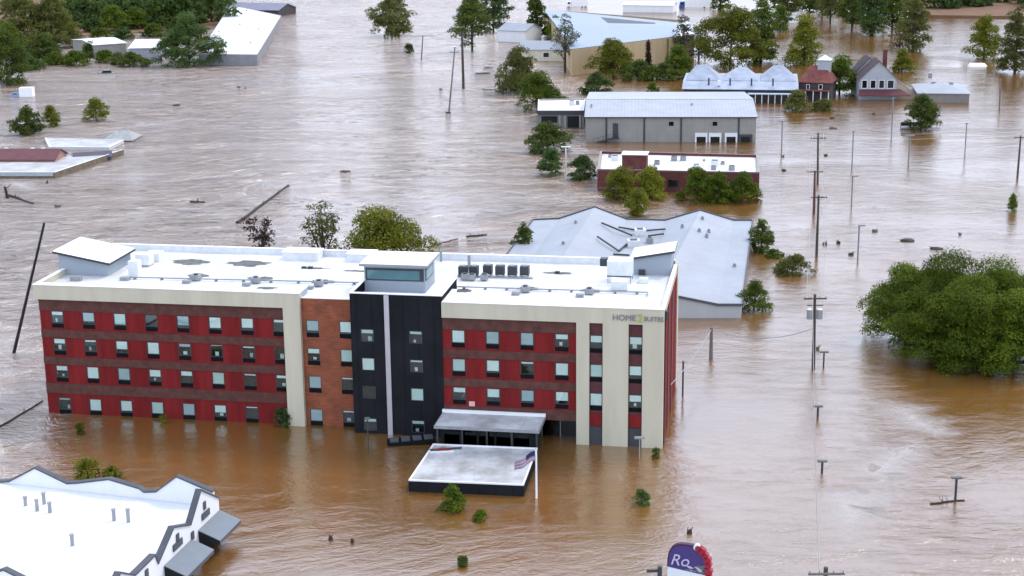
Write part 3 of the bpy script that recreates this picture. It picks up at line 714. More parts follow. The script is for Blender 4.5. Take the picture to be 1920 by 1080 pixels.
for px, py, hh in ((48, 948, .75), (70, 958, .95), (83, 945, .95), (94, 961, .85), (214, 976, .95), (241, 979, 1.1), (136, 1023, .9)):
    c = at(px, py, RZ2); mb = MB(); mb.tube([(c.x, c.y, RZ2-.02), (c.x, c.y, RZ2+hh)], .16, mid_metal, 9); mb.tube([(c.x, c.y, RZ2+hh+.003), (c.x, c.y, RZ2+hh+.12)], .2, mid_metal, 9); mb.build('vent_pipe', store)
# front-left gable top at the frame edge
c0 = at(40, 1080, EZ); pg = [((on_plane(px, py, c0, c0+dB)-c0).dot(dB), on_plane(px, py, c0, c0+dB).z) for px, py in ((70, 1095), (42, 1081), (12, 1066), (-40, 1085), (-80, 1100))]
gable_wall(c0, dB, nB, pg, .35, RZ2-.5, white_wall, store, 'front_gable', trim_dark)
awn = mat('blue grey awning cloth', (.175, .20, .225), .7, .06)
for q in (((412, 957), (372, 996), (402, 1018), (438, 978)), ((360, 1012), (308, 1062), (352, 1084), (388, 1040))):
    i1, i2 = on_plane(*q[0], A0+nF*.05, B0+nF*.05), on_plane(*q[1], A0+nF*.05, B0+nF*.05)
    zi = (i1.z+i2.z)/2; i1.z = i2.z = zi
    dep = 1.9; o1, o2 = i1+nF*dep, i2+nF*dep; o1.z = o2.z = zi-.75
    aw = MB(); aw.prism([o1, o2, i2, i1], [v_+Vector((0, 0, .06)) for v_ in (o1, o2, i2, i1)], awn, None, True); a_ = aw.build('awning', store)
    aw = MB()
    for v_, w2 in ((o1, i1), (o2, i2)):
        aw.poly([(v_.x, v_.y, v_.z), (w2.x, w2.y, w2.z), (w2.x, w2.y, v_.z-.3), (v_.x, v_.y, v_.z-.3)], dark_void)
    aw.prism([o1-Vector((0, 0, .3)), o2-Vector((0, 0, .3)), o2-nF*.05-Vector((0, 0, .3)), o1-nF*.05-Vector((0, 0, .3))], [o1, o2, o2-nF*.05, o1-nF*.05], trim_dark); aw.build('valance', a_)
    mb = MB(); e1, e2 = i1+dF*.2, i2-dF*.2; mb.poly([(e1.x, e1.y, -1), (e2.x, e2.y, -1), (e2.x, e2.y, zi-.1), (e1.x, e1.y, zi-.1)], dark_void); mb.build('shop_window', store)
for q in ((378, 952, 391, 976), (324, 1008, 340, 1034), (358, 1000, 362, 1008), (381, 942, 384, 953), (330, 1004, 334, 1012), (272, 1068, 276, 1082)):
    a_, b_ = on_plane(q[2], q[1], A0, B0), on_plane(q[0], q[3], A0, B0)
    s0, s1 = (a_-A0).dot(dF), (b_-A0).dot(dF); zt_, zb_ = a_.z, b_.z
    zm = (zt_+zb_)/2; hh = .28 if s1-s0 > 1 else .35
    p, r_ = A0+dF*s0+nF*.02, A0+dF*s1+nF*.02
    mb = MB(); mb.prism([(p.x, p.y, zm-hh), (r_.x, r_.y, zm-hh), (r_.x+nF.x*.1, r_.y+nF.y*.1, zm-hh), (p.x+nF.x*.1, p.y+nF.y*.1, zm-hh)], [(p.x, p.y, zm+hh), (r_.x, r_.y, zm+hh), (r_.x+nF.x*.1, r_.y+nF.y*.1, zm+hh), (p.x+nF.x*.1, p.y+nF.y*.1, zm+hh)], trim_dark, None, True); mb.build('sign_panel', store)

# --- twin-gabled store behind the hotel
EZ = 1.75
W = lambda px, py, z=EZ: at(px, py, z)
tb = thing('twin_gable_store', 'wide pale blue twin gabled roof with grey walls behind the hotel', 'building', tuple(W(1390, 572))[:2]+(0,))
back = [W(1000, 413), W(1048, 411), W(1175, 412), W(1212, 414), W(1247, 414), W(1375, 414), W(1410, 414)]
k1 = W(1115, 413); k1.z = high(k1, 1115, 389); k2 = W(1312, 414); k2.z = high(k2, 1312, 395)
dd = W(1390, 572)-W(1410, 414); dd.z = 0
front = [b + dd for b in back]
m1, m2 = k1+dd, k2+dd; m1 += Vector((-1, 0, -.8)); m2 += Vector((-2.5, 0, .0))
mb = MB()
def strip(a, b, c, d): mb.poly([a, b, c, d], grey_roof)
strip(front[0], front[1], back[1], back[0]); strip(front[1], m1, k1, back[1]); strip(m1, front[2], back[2], k1); strip(front[2], front[4], back[4], back[2])
strip(front[4], m2, k2, back[4]); strip(m2, front[5], back[5], k2); strip(front[5], front[6], back[6], back[5])
mb.build('roof', tb)
mb = MB(); grey_wall = mat('pale grey wall', (.40, .40, .40), .8, .06, .5, streak=True)
def outline(L, apex1, apex2): return [L[0], L[1], apex1, L[2], L[4], apex2, L[5], L[6]]
fo_ = [p-Vector((0, 0, .04)) for p in outline(front, m1, m2)]; bo_ = [p-Vector((0, 0, .04)) for p in outline(back, k1, k2)]
for OL in (fo_, bo_):
    for a in range(len(OL)-1):
        p, q = OL[a], OL[a+1]; mb.poly([(p.x, p.y, -5), (q.x, q.y, -5), q, p], grey_wall)
for p, q in ((fo_[0], bo_[0]), (fo_[-1], bo_[-1])): mb.poly([(p.x, p.y, -5), (q.x, q.y, -5), q, p], grey_wall)
mb.build('wall', tb)
mb = MB()
for OL, sg in ((outline(front, m1, m2), -1), (outline(back, k1, k2), 1)):
    for a in range(len(OL)-1):
        p, q = OL[a], OL[a+1]; e = Vector((0, .22*sg, 0)); z_ = Vector((0, 0, .22)); y_ = Vector((0, 0, -.1))
        mb.prism([p+y_, q+y_, q+e+y_, p+e+y_], [p+z_, q+z_, q+e+z_, p+e+z_], trim_dark, None, True)
for p, q in ((front[0], back[0]), (front[6], back[6])):
    e = Vector((.2 if p is front[6] else -.2, 0, 0)); z_ = Vector((0, 0, .16)); mb.prism([p, q, q+e, p+e], [p+z_, q+z_, q+e+z_, p+e+z_], trim_dark, None, True)
mb.build('roof_trim', tb)
def slope_z(P):
    """height of the twin roof at P"""
    best = EZ
    for f0, b0, c0_, d0 in ((front[1], back[1], m1, k1), (front[2], back[2], m1, k1), (front[4], back[4], m2, k2), (front[5], back[5], m2, k2)):
        t = (P.y-f0.y)/(b0.y-f0.y); e = f0.lerp(b0, t); r_ = c0_.lerp(d0, t)
        if min(e.x, r_.x) <= P.x <= max(e.x, r_.x): best = max(best, e.z+(r_.z-e.z)*(P.x-e.x)/(r_.x-e.x))
    return best
def tb_unit(name, px, py, w_, d_, h_, M, rot=0):
    P = at(px, py, EZ+.3); z = slope_z(P); P = at(px, py, z); z = slope_z(P)
    mb = MB(); mb.box(P.x-w_/2, P.y-d_/2, z-.2, P.x+w_/2, P.y+d_/2, z+h_, M); mb.box(P.x-w_*.3, P.y-d_*.3, z+h_, P.x+w_*.3, P.y+d_*.3, z+h_+.08, dark_metal); mb.build(name, tb)
tb_unit('rooftop_unit', 1200, 440, 1.6, 1.8, .9, pale_metal); tb_unit('rooftop_unit', 1188, 462, 1.8, 1.6, 1.0, pale_metal); tb_unit('rooftop_unit', 1218, 455, 1.0, 1.2, .8, mid_metal)
for a, b in (((1128, 427), (1185, 437)), ((1120, 450), (1160, 466)), ((1160, 424), (1192, 427)), ((1212, 428), (1248, 428)), ((1215, 438), (1245, 437)), ((1150, 472), (1180, 474)), ((1160, 466), (1185, 445))):
    p, q = at(*a, 2.3), at(*b, 2.3); mb = MB(); mb.tube([(p.x, p.y, slope_z(p)+.2), (q.x, q.y, slope_z(q)+.2)], .14, dark_metal, 6); mb.build('roof_duct', tb)
for px, py in ((1079, 421), (1056, 460), (1279, 427), (1317, 409), (1311, 432), (1329, 434), (1325, 443), (1377, 500)): tb_unit('roof_vent', px, py, .45, .45, .35, mid_metal)

# --- dark brick building with white roof
BZ = 3.9
t, C = flat_building('brick_office', 'dark red brick building with flat white roof and rooftop stair box', [(1120, 317), (1424, 323), (1422, 290), (1125, 283)], BZ, red_brick, white_roof, .5, trim=mat('grey stone coping', (.30, .28, .27), .8))
A, B = C[0], C[1]
facade_box(t, 'fascia_band', A, B, 1121, 318, 1423, 326, mat('brown grey fascia', (.13, .095, .085), .8), .08)
for x0, x1 in ((1252, 1272), (1140, 1160), (1300, 1322), (1345, 1368)): facade_box(t, 'window', A, B, x0, 336, x1, 352, dark_metal, .05, inner=dark_glass)
facade_box(t, 'lintel_strip', A, B, 1122, 352, 1180, 354, mid_metal, .1)
cc = [INV[t.name] @ at(*q, BZ-.5) for q in ((1166, 318), (1212, 319))]
mb = MB(); mb.box(cc[0].x, cc[0].y, BZ-.5, cc[1].x, cc[0].y+3.4, BZ+2.2, red_brick); o = mb.build('stair_box', t, world=False)
mb = MB(); mb.box(cc[0].x-.15, cc[0].y-.15, BZ+2.2, cc[1].x+.15, cc[0].y+3.5, BZ+2.35, white_cap); mb.build('stair_box_roof', o, world=False)
mb = MB(); mb.box(cc[0].x+2.4, cc[0].y-.05, BZ-.45, cc[0].x+3.2, cc[0].y-.003, BZ+1.4, mat('brown door', (.12, .05, .035), .6)); mb.build('door', o, world=False)
for px, py, s_ in ((1153, 301, 1.3), (1144, 295, .7), (1232, 308, 1.0), (1264, 301, 1.1), (1281, 301, 1.1), (1340, 311, 1.4), (1338, 318, .9), (1355, 308, .7), (1306, 317, 1.2), (1372, 319, 1.1), (1320, 302, .5)): unit(t, 'rooftop_unit', px, py, BZ-.5, s_, s_*.9, s_*.75, mid_metal if s_ < 1.2 else pale_metal)

# --- grey warehouse with metal roof
WZ = 5.4
E0, E1 = at(1098, 219, WZ), at(1418, 219, WZ)
t = thing('warehouse', 'long greige metal warehouse with pale ribbed roof and loading docks', 'building', (E0.x, E0.y, 0), math.atan2(E1.y-E0.y, E1.x-E0.x))
I = INV[t.name]; L_ = (E1-E0).length
rg = I @ at(1098, 186, WZ+2.0); bk = I @ at(1098, 173, WZ); yr, yb = rg.y, bk.y
mb = MB()
mb.poly([(0, 0, -5), (L_, 0, -5), (L_, 0, WZ), (0, 0, WZ)], greige); mb.poly([(L_, 0, -5), (L_, yb, -5), (L_, yb, WZ), (L_, yr, WZ+1.95), (L_, 0, WZ)], greige); mb.poly([(0, yb, -5), (0, 0, -5), (0, 0, WZ), (0, yr, WZ+1.95), (0, yb, WZ)], greige); mb.poly([(L_, yb, -5), (0, yb, -5), (0, yb, WZ), (L_, yb, WZ)], greige)
mb.build('wall', t, world=False)
rib = seam_mat('pale ribbed metal roof', (.33, .35, .375), .75, 0, .4, .3)
mb = MB(); e = .25
mb.slab([(-e, -e, WZ+.02), (L_+e, -e, WZ+.02), (L_+e, yr, WZ+2.08), (-e, yr, WZ+2.08)], .1, trim_dark, rib); mb.slab([(-e, yr+.002, WZ+2.08), (L_+e, yr+.002, WZ+2.08), (L_+e, yb+e, WZ+.05), (-e, yb+e, WZ+.05)], .1, trim_dark, rib)
r_ = mb.build('roof', t, world=False)
mb = MB(); mb.box(-e-.02, yr-.25, WZ+2.09, L_+e+.02, yr+.25, WZ+2.17, pale_metal); mb.build('ridge_cap', r_, world=False)
mb = MB(); mb.box(-e, -e-.2, WZ-.2, L_+e, -e-.002, WZ+.02, dark_metal); mb.build('gutter', r_, world=False)
for px in (1137, 1208, 1277, 1385):
    p = I @ on_plane(px, 240, E0, E1); mb = MB(); mb.box(p.x-.18, -.16, -4, p.x+.18, -.004, WZ-.21, dark_metal); mb.build('downpipe', t, world=False)
for px in (1258, 1340): facade_box(t, 'window', E0, E1, px-5, 227, px+6, 237, mid_metal, .08, inner=dark_glass)
facade_box(t, 'door', E0, E1, 1149, 231, 1159, 258, dark_metal, .07)
for i, x0 in enumerate((1305, 1331, 1361, 1388)):
    o = facade_box(t, 'loading_dock', E0, E1, x0-2, 249 if i < 3 else 252, x0+(21 if i < 3 else 22), 268, pale_metal if i < 3 else dark_metal, .35)
    facade_box(t, 'dock_door', E0, E1, x0+1, 256, x0+18, 268, dark_void, .36, parent=o)
p, q = I @ on_plane(1149, 258, E0, E1), I @ on_plane(1112, 268, E0, E1)
mb = MB(); n = 9
mb.box(p.x-.2, -1.2, p.z-.15, p.x+1.4, -.17, p.z, dark_metal)
for k in range(n): mb.box(q.x+(p.x-q.x)*k/n, -1.2, q.z+(p.z-q.z)*k/n-.1, q.x+(p.x-q.x)*(k+1)/n, -.2, q.z+(p.z-q.z)*(k+1)/n, dark_metal)
mb.tube([(q.x, -1.15, q.z+1.0), (p.x, -1.15, p.z+1.0), (p.x+1.4, -1.15, p.z+1.0)], .04, dark_metal, 5)
for k in range(6): mb.box(q.x+(p.x+1.3-q.x)*k/5-.03, -1.18, q.z+(p.z-q.z)*min(1, k/4.3)-.1, q.x+(p.x+1.3-q.x)*k/5+.03, -1.12, q.z+(p.z-q.z)*min(1, k/4.3)+1, dark_metal)
mb.build('outside_stair', t, world=False)
for px, py in ((1216, 193), (1297, 198), (1109, 200)): P = at(px, py, WZ+1.2); q = I @ P; mb = MB(); mb.box(q.x-.2, q.y-.2, WZ+.6, q.x+.2, q.y+.2, WZ+1.75, mid_metal); mb.build('roof_vent', t, world=False)
# its low annex
t, C = flat_building('warehouse_annex', 'low white roofed annex with dark openings left of the grey warehouse', [(1008, 207), (1095, 207), (1098, 185), (1009, 186)], 3.9, mat('annex wall', (.17, .165, .155), .8), white_roof, .2)
facade_box(t, 'fascia', C[0], C[1], 1008, 208, 1094, 215, dark_metal, .25)
facade_box(t, 'opening', C[0], C[1], 1015, 218, 1045, 230, dark_void, .04); facade_box(t, 'opening', C[0], C[1], 1064, 218, 1090, 240, dark_void, .04)
for x0 in (1048, 1058, 1086): facade_box(t, 'column', C[0], C[1], x0, 216, x0+3, 246, mid_metal, .2)
unit(t, 'rooftop_unit', 1072, 197, 3.7, 1.2, 1.1, 1.0, pale_metal); unit(t, 'rooftop_unit', 1083, 196, 3.7, .8, .9, .8, mid_metal)

# --- house builder: gabled or hipped block, front edge given by two pixels at eaves level
def house(name, label, p0, p1, z, depth_m, rise, wallm, roofm, hip=0.0, along=True, windows=(), over=.35, cat='house'):
    A, B = at(*p0, z), at(*p1, z); B = Vector((B.x, B.y, z)); L_ = (B-A).length
    t = thing(name, label, cat, (A.x, A.y, 0), math.atan2(B.y-A.y, B.x-A.x))
    D = depth_m; mb = MB()
    zz = z-.03
    if along:
        mb.poly([(0, 0, -5), (L_, 0, -5), (L_, 0, zz), (0, 0, zz)], wallm); mb.poly([(L_, D, -5), (0, D, -5), (0, D, zz), (L_, D, zz)], wallm)
        g = [] if hip else [1]
        mb.poly([(L_, 0, -5), (L_, D, -5), (L_, D, zz)] + [(L_, D/2, zz+rise) for _ in g] + [(L_, 0, zz)], wallm); mb.poly([(0, D, -5), (0, 0, -5), (0, 0, zz)] + [(0, D/2, zz+rise) for _ in g] + [(0, D, zz)], wallm)
    else:
        mb.poly([(0, 0, -5), (L_, 0, -5), (L_, 0, zz)] + ([] if hip else [(L_/2, 0, zz+rise)]) + [(0, 0, zz)], wallm); mb.poly([(L_, D, -5), (0, D, -5), (0, D, zz)] + ([] if hip else [(L_/2, D, zz+rise)]) + [(L_, D, zz)], wallm)
        mb.poly([(L_, 0, -5), (L_, D, -5), (L_, D, zz), (L_, 0, zz)], wallm); mb.poly([(0, D, -5), (0, 0, -5), (0, 0, zz), (0, D, zz)], wallm)
    mb.build('wall', t, world=False)
    mb = MB(); o = over; k = rise/((D if along else L_)/2); ze = z-k*o*.6; h = hip
    if along:
        R0, R1 = (h-o*(h == 0), D/2, z+rise), (L_-h+o*(h == 0), D/2, z+rise)
        a, b, c, d = (-o, -o, ze), (L_+o, -o, ze), (L_+o, D+o, ze), (-o, D+o, ze)
        mb.slab([a, b, R1, R0], .15, roofm); mb.slab([c, d, R0, R1], .15, roofm)
        if h: mb.slab([b, c, R1], .15, roofm); mb.slab([d, a, R0], .15, roofm)
    else:
        R0, R1 = (L_/2, h-o*(h == 0), z+rise), (L_/2, D-h+o*(h == 0), z+rise)
        a, b, c, d = (-o, -o, ze), (L_+o, -o, ze), (L_+o, D+o, ze), (-o, D+o, ze)
        mb.slab([b, c, R1, R0], .15, roofm); mb.slab([d, a, R0, R1], .15, roofm)
        if h: mb.slab([a, b, R0], .15, roofm); mb.slab([c, d, R1], .15, roofm)
    r_ = mb.build('roof', t, world=False)
    for q in windows: facade_box(t, 'window', A, B, *q, white_cap, .06, inner=dark_glass)
    return t, A, B, L_, r_
tin = seam_mat('blue grey tin roof', (.30, .34, .42), .5, 0, .4, .3, .22)
# multi-roofed tin building: one long base with three hipped roofs above
A, B = at(1282, 166, 3.2), at(1494, 168, 3.2)
tn = thing('tin_roof_hall', 'low hall under three joined blue grey tin hip roofs', 'building', (A.x, A.y, 0), math.atan2(B.y-A.y, B.x-A.x))
L_ = (B-A).length; D = 20; dkw = mat('dark timber wall', (.06, .05, .05), .8)
mb = MB(); mb.prism([(0, 0, -5), (L_, 0, -5), (L_, D, -5), (0, D, -5)], [(0, 0, 3.15), (L_, 0, 3.15), (L_, D, 3.15), (0, D, 3.15)], dkw); mb.build('wall', tn, world=False)
mb = MB(); mb.slab([(-.4, -.6, 3.2), (L_+.4, -.6, 3.2), (L_+.4, 5, 4.6), (-.4, 5, 4.6)], .12, tin); mb.slab([(-.4, 5.0, 4.61), (L_+.4, 5.0, 4.61), (L_+.4, D+.4, 4.65), (-.4, D+.4, 4.65)], .12, tin); mb.build('skirt_roof', tn, world=False)
n3 = 3
for k in range(n3):
    x0, x1 = L_*k/n3+.2, L_*(k+1)/n3-.2; xm = (x0+x1)/2 - (.8 if k == 0 else 0); zt_ = 8.0 if k != 1 else 7.4
    mb = MB(); q = [(x0, 5, 4.66), (x1, 5, 4.66), (x1, 16, 4.66), (x0, 16, 4.66)]; r1, r2 = (xm-1.2, 10, zt_), (xm+1.2, 11, zt_)
    mb.poly([q[0], q[1], r2, r1], tin); mb.poly([q[1], q[2], r2], tin); mb.poly([q[2], q[3], r1, r2], tin); mb.poly([q[3], q[0], r1], tin); mb.build('hip_roof', tn, world=False)
for k in range(4):
    u = L_*(.22+.19*k); mb = MB(); mb.box(u-.2, 2.0, 3.6, u+.2, 2.4, 5.6, dark_metal); mb.build('roof_vent', tn, world=False)
mb = MB(); u0 = L_*.57; mb.box(u0, -2.6, 2.2, L_+.2, -.65, 2.4, mat('pale blue awning', (.42, .50, .60), .5)); mb.build('awning', tn, world=False)
mb = MB()
for k in range(8): mb.box(u0+.2+k*(L_-u0)/7.5, -2.4, -4, u0+.4+k*(L_-u0)/7.5, -2.2, 2.2, pale_metal)
mb.build('awning_posts', tn, world=False)
mb = MB(); mb.box(L_*.3, 1.0, 3.9, L_*.3+.7, 1.8, 5.2, white_cap); mb.build('chimney', tn, world=False)
# red-roofed house with pale cupola
grey_clap = seam_mat('grey clapboard', (.34, .36, .38), .3, 2, .7, .15)
redroof = mat('faded red roof sheet', (.16, .05, .042), .8, .3, .8)
t, A, B, L_, r_ = house('red_roof_house', 'small dark timber house with red roof and pale cupola', (1498, 152), (1558, 154), 4.6, 9, 3.6, dkw, redroof, 2.0, True, ((1512, 158, 1518, 168), (1535, 158, 1542, 168)))
mb = MB(); mb.box(L_*.5, 3.2, 6.0, L_*.5+3.0, 6.2, 9.4, MAT['grey clapboard']); mb.prism([(L_*.5-.2, 3, 9.6), (L_*.5+3.2, 3, 9.6), (L_*.5+3.2, 6.4, 9.6), (L_*.5-.2, 6.4, 9.6)], [(L_*.5+1.4, 4.6, 10.8), (L_*.5+1.6, 4.6, 10.8), (L_*.5+1.6, 4.8, 10.8), (L_*.5+1.4, 4.8, 10.8)], pale_metal); mb.build('cupola', t, world=False)
mb = MB()
for k in range(5): mb.box(.2+k*(L_-.4)/4-.1, -1.9, -4, .2+k*(L_-.4)/4+.1, -1.7, 2.4, pale_metal)
mb.box(0, -2, 2.4, L_, .0-.004, 2.6, redroof); mb.build('porch', t, world=False)
# grey gabled house with brown wing, porch roof and chimney
brown_roof = mat('dark brown shingle roof', (.065, .048, .05), .85, .25, 1)
t, A, B, L_, r_ = house('gable_house', 'grey clapboard house with steep gable, brown roof and brick chimney', (1612, 148), (1682, 148), 5.2, 8, 4.6, grey_clap, brown_roof, 0, False, ((1616, 150, 1626, 166), (1632, 150, 1642, 166), (1648, 150, 1658, 166), (1664, 150, 1676, 166)))
mb = MB(); mb.slab([(-.4, -2.6, 1.4), (L_+3.2, -2.6, 1.4), (L_+1, -.004, 2.6), (0, -.004, 2.6)], .15, mat('maroon porch roof', (.10, .035, .04), .8)); mb.build('porch_roof', t, world=False)
mb = MB(); mb.slab([(-1.2, 8.2, 4.6), (3.4, 8.2, 9.6), (3.4, 17, 9.6), (-1.2, 17, 4.6)], .2, brown_roof); mb.slab([(3.42, 8.2, 9.6), (8.2, 8.2, 4.6), (8.2, 17, 4.6), (3.42, 17, 9.6)], .2, brown_roof)
mb.poly([(-1, 8.3, -5), (8, 8.3, -5), (8, 8.3, 4.7), (3.4, 8.3, 9.3), (-1, 8.3, 4.7)], grey_clap); mb.build('rear_wing', t, world=False)
mb = MB(); mb.slab([(L_+.05, .5, 5.0), (L_+5.6, .5, 1.0), (L_+5.6, 7, 1.0), (L_+.05, 7, 5.0)], .2, mat('pale wing shingles', (.24, .23, .22), .8, .3, 2)); mb.poly([(L_, .7, -5), (L_+5.4, .7, -5), (L_+5.4, .7, .9), (L_, .7, 4.7)], mat('tan wall boards', (.42, .33, .26), .8)); mb.build('side_wing', t, world=False)
mb = MB(); mb.box(L_*.68, 5.0, 5, L_*.68+1.0, 6.0, 12.0, red_brick); mb.build('chimney', t, world=False)
# low white-blue roofed building at the right
t, A, B, L_, r_ = house('low_pale_house', 'low building with broad pale blue hip roof beside the gabled house', (1722, 174), (1818, 175), 2.4, 17, 1.6, mat('grey brown wall', (.20, .185, .165), .8), grey_roof, 6, True, ())
for px, py in ((1750, 158), (1783, 159), (1744, 142)): q = INV[t.name] @ at(px, py, 3.3); mb = MB(); mb.box(q.x-.5, q.y-.4, 2.6, q.x+.5, q.y+.4, 4.0, mid_metal); mb.build('roof_vent', t, world=False)
# large blue roof with tan wall
tan = mat('tan block wall', (.44, .33, .19), .85, .08, .5, streak=True)
RB = [at(*q, 7.5) for q in ((1072, 92), (1302, 64), (1290, 38), (1020, 17))]
bl_ = thing('tan_warehouse', 'large tan walled building with broad light blue metal roof', 'building', (RB[0].x, RB[0].y, 0))
mb = MB()
for a in range(4):
    p, q = RB[a], RB[(a+1) % 4]; mb.poly([(p.x, p.y, -5), (q.x, q.y, -5), (q.x, q.y, 7.4), (p.x, p.y, 7.4)], tan)
mb.build('wall', bl_)
blue_sheet = seam_mat('light blue metal roof', (.27, .33, .43), 1.2, 0, .5, .12, .05)
cen = sum(RB, Vector())/4
rr = [RB[0]+Vector((-.4, -.4, 0)), at(1268, 68, 7.5), at(1272, 42, 7.5), RB[3]+Vector((-.4, .4, 0))]
mb = MB(); mid0, mid1 = rr[0].lerp(rr[3], .5)+Vector((0, 0, .9)), rr[1].lerp(rr[2], .5)+Vector((0, 0, .9))
mb.slab([rr[0], rr[1], mid1, mid0], .25, trim_dark, blue_sheet); mb.slab([mid0, mid1, rr[2], rr[3]], .25, trim_dark, blue_sheet); mb.build('roof', bl_)
mb = MB(); mb.slab([rr[1]+Vector((.02, 0, -.3)), RB[1]+Vector((.3, -.3, -.3)), RB[2]+Vector((.3, .3, -.3)), rr[2]+Vector((.02, 0, -.3))], .2, trim_dark, white_roof); mb.build('lower_roof', bl_)
for px in (1216, 1252, 1278): p = on_plane(px, 90, RB[0], RB[1]); mb = MB(); mb.box(p.x-.25, p.y-.4, -4, p.x+.25, p.y-.05, 7.1, mat('rust downpipe', (.16, .10, .06), .8)); mb.build('downpipe', bl_)
# small white cottage and small blue shed roof
house('white_cottage', 'small cream cottage with pale blue roof behind bare tree', (974, 92), (1082, 93), 3.6, 9, 2.2, mat('cream boards', (.55, .52, .40), .8), grey_roof, 0, True, ((1018, 98, 1030, 108), (1060, 98, 1070, 108)))
house('blue_roof_shed', 'pale blue roofed shed half hidden by dark trees', (934, 56), (985, 58), 4.0, 12, 2.0, white_wall, grey_roof, 0, True)
# top edge sheds
house('long_white_shed', 'long low white shed by the top edge right of the box trucks', (1168, 9), (1262, 10), 3.0, 9, 1.2, white_wall, store_roof, 0, True, cat='shed')
house('pale_trailer_shed', 'pale shed partly behind trees at top edge', (1402, 24), (1492, 26), 3.4, 12, 1.4, white_wall, store_roof, 0, True, ((1418, 26, 1430, 34),), cat='shed')
# vehicles at the top edge
def box_truck(px, py, Lm, cabc, label, rz=0.0, flip=False, z=-.8):
    P = at(px, py); t = thing('box_truck', label, 'truck', (P.x, P.y, z), rz, 'flooded trucks at the far edge')
    s_ = -1 if flip else 1
    mb = MB(); mb.box(0, 0, 1.0, s_*Lm, 2.6, 4.1, white_cap); mb.build('cargo_box', t, world=False)
    mb = MB(); mb.prism([(-s_*.1, .1, .7), (-s_*2.4, .1, .7), (-s_*2.4, 2.5, .7), (-s_*.1, 2.5, .7)], [(-s_*.1, .1, 3.2), (-s_*1.9, .2, 3.2), (-s_*1.9, 2.4, 3.2), (-s_*.1, 2.5, 3.2)], cabc); mb.build('cab', t, world=False)
    mb = MB(); mb.box(-s_*.6, .04, 2.1, -s_*1.7, .098, 2.8, dark_void); mb.build('side_window', t, world=False)
    for x in (-1.3, Lm*.65, Lm*.85):
        mb = MB(); mb.tube([(s_*x, -.05, .55), (s_*x, .3, .55)], .52, dark_metal, 12); mb.build('wheel', t, world=False)
    return t
blue_p = mat('blue truck paint', (.03, .08, .26), .35)
box_truck(1284, 14, 13, blue_p, 'white trailer truck with blue cab at top edge of the flood')
box_truck(1072, 13, 7, white_cap, 'white box truck standing left of the long white shed')
# --- top-left white roofed buildings
t, C = flat_building('ribbed_roof_hall', 'large hall with bright white ribbed roof beside the wide river', [(372, 101), (482, 102), (527, 29), (432, 9)], 3.4, mat('grey hall wall', (.22, .22, .23), .7), seam_mat('white ribbed roof sheet', (.62, .63, .63), 3.0, 0, .5, .5, .10), .12)
for q in ((388, 82), (410, 60), (425, 80), (432, 30), (450, 46), (462, 20), (470, 80), (485, 55)): unit(t, 'roof_vent', q[0], q[1], 3.3, .5, .5, .3, mid_metal)
t, A, B, L_, r_ = house('white_shelter', 'white roofed open shelter left of the big round tree', (176, 84), (236, 80), 4.2, 22, .8, mat('shelter grey wall', (.28, .27, .24), .8), store_roof, 0, True, cat='shelter')
t, A, B, L_, r_ = house('white_barn', 'white roofed barn tucked behind the big round tree', (242, 90), (302, 89), 4.4, 26, 1.4, mat('barn grey wall', (.36, .36, .40), .8), store_roof, 0, True, cat='barn')
house('dark_roof_house', 'dark slate roofed building at top edge behind the white hall', (412, 17), (522, 19), 2.6, 16, 2.2, dkw, mat('slate purple roof', (.20, .20, .26), .7, .1), 0, True)
# --- drowned buildings at the left edge
membrane_mat('drowned pale roof', (.50, .51, .53), (.22, .20, .18), .6, .25)
maroon = mat('maroon roof', (.13, .05, .055), .7, .15)
t, A, B, L_, r_ = house('maroon_roof_building', 'half drowned long building with maroon roof at left edge', (-60, 298), (102, 298), 1.6, 7, 1.5, mat('pink brown wall', (.34, .20, .16), .8), maroon, 0, True)
for px in (12, 61, 81): q = INV[t.name] @ at(px, 283, 2.3); mb = MB(); mb.box(q.x-.35, q.y-.3, 1.9, q.x+.35, q.y+.3, 2.9, pale_metal); mb.build('roof_vent', t, world=False)
t, C = flat_building('drowned_flat_building', 'long drowned flat roof with grey fascia at left edge below the maroon roof', [(-60, 323), (103, 323), (232, 280), (-60, 306)], 1.15, mat('mossy brown fascia', (.15, .12, .08), .9, .3, 1), MAT['drowned pale roof'], .12)
facade_box(t, 'fascia_strip', C[0], C[1], 0, 324, 100, 330, mat('pale blue fascia', (.36, .39, .41), .7), .12)
A2, B2 = C[1], C[2]
t, C = flat_building('drowned_white_roof', 'long drowned white roof behind the maroon roofed building', [(92, 275), (205, 276), (232, 262), (84, 258)], .7, mat('white fascia', (.5, .5, .5), .7), MAT['drowned pale roof'], .1)
t, A, B, L_, r_ = house('drowned_grey_roof', 'sunken grey shingle roof tip poking from the current', (196, 262), (246, 262), .4, 7, 1.5, trim_dark, mat('grey shingles', (.30, .31, .30), .8, .2, 1), 1.5, True)
P = at(165, 292, 1.0)
t, A, B, L_, r_ = house('dark_sunken_roof', 'dark purple sunken roof beside the drowned flat building', (140, 296), (208, 292), .9, 5, .7, trim_dark, mat('dark purple roof', (.085, .075, .095), .7), 0, True)
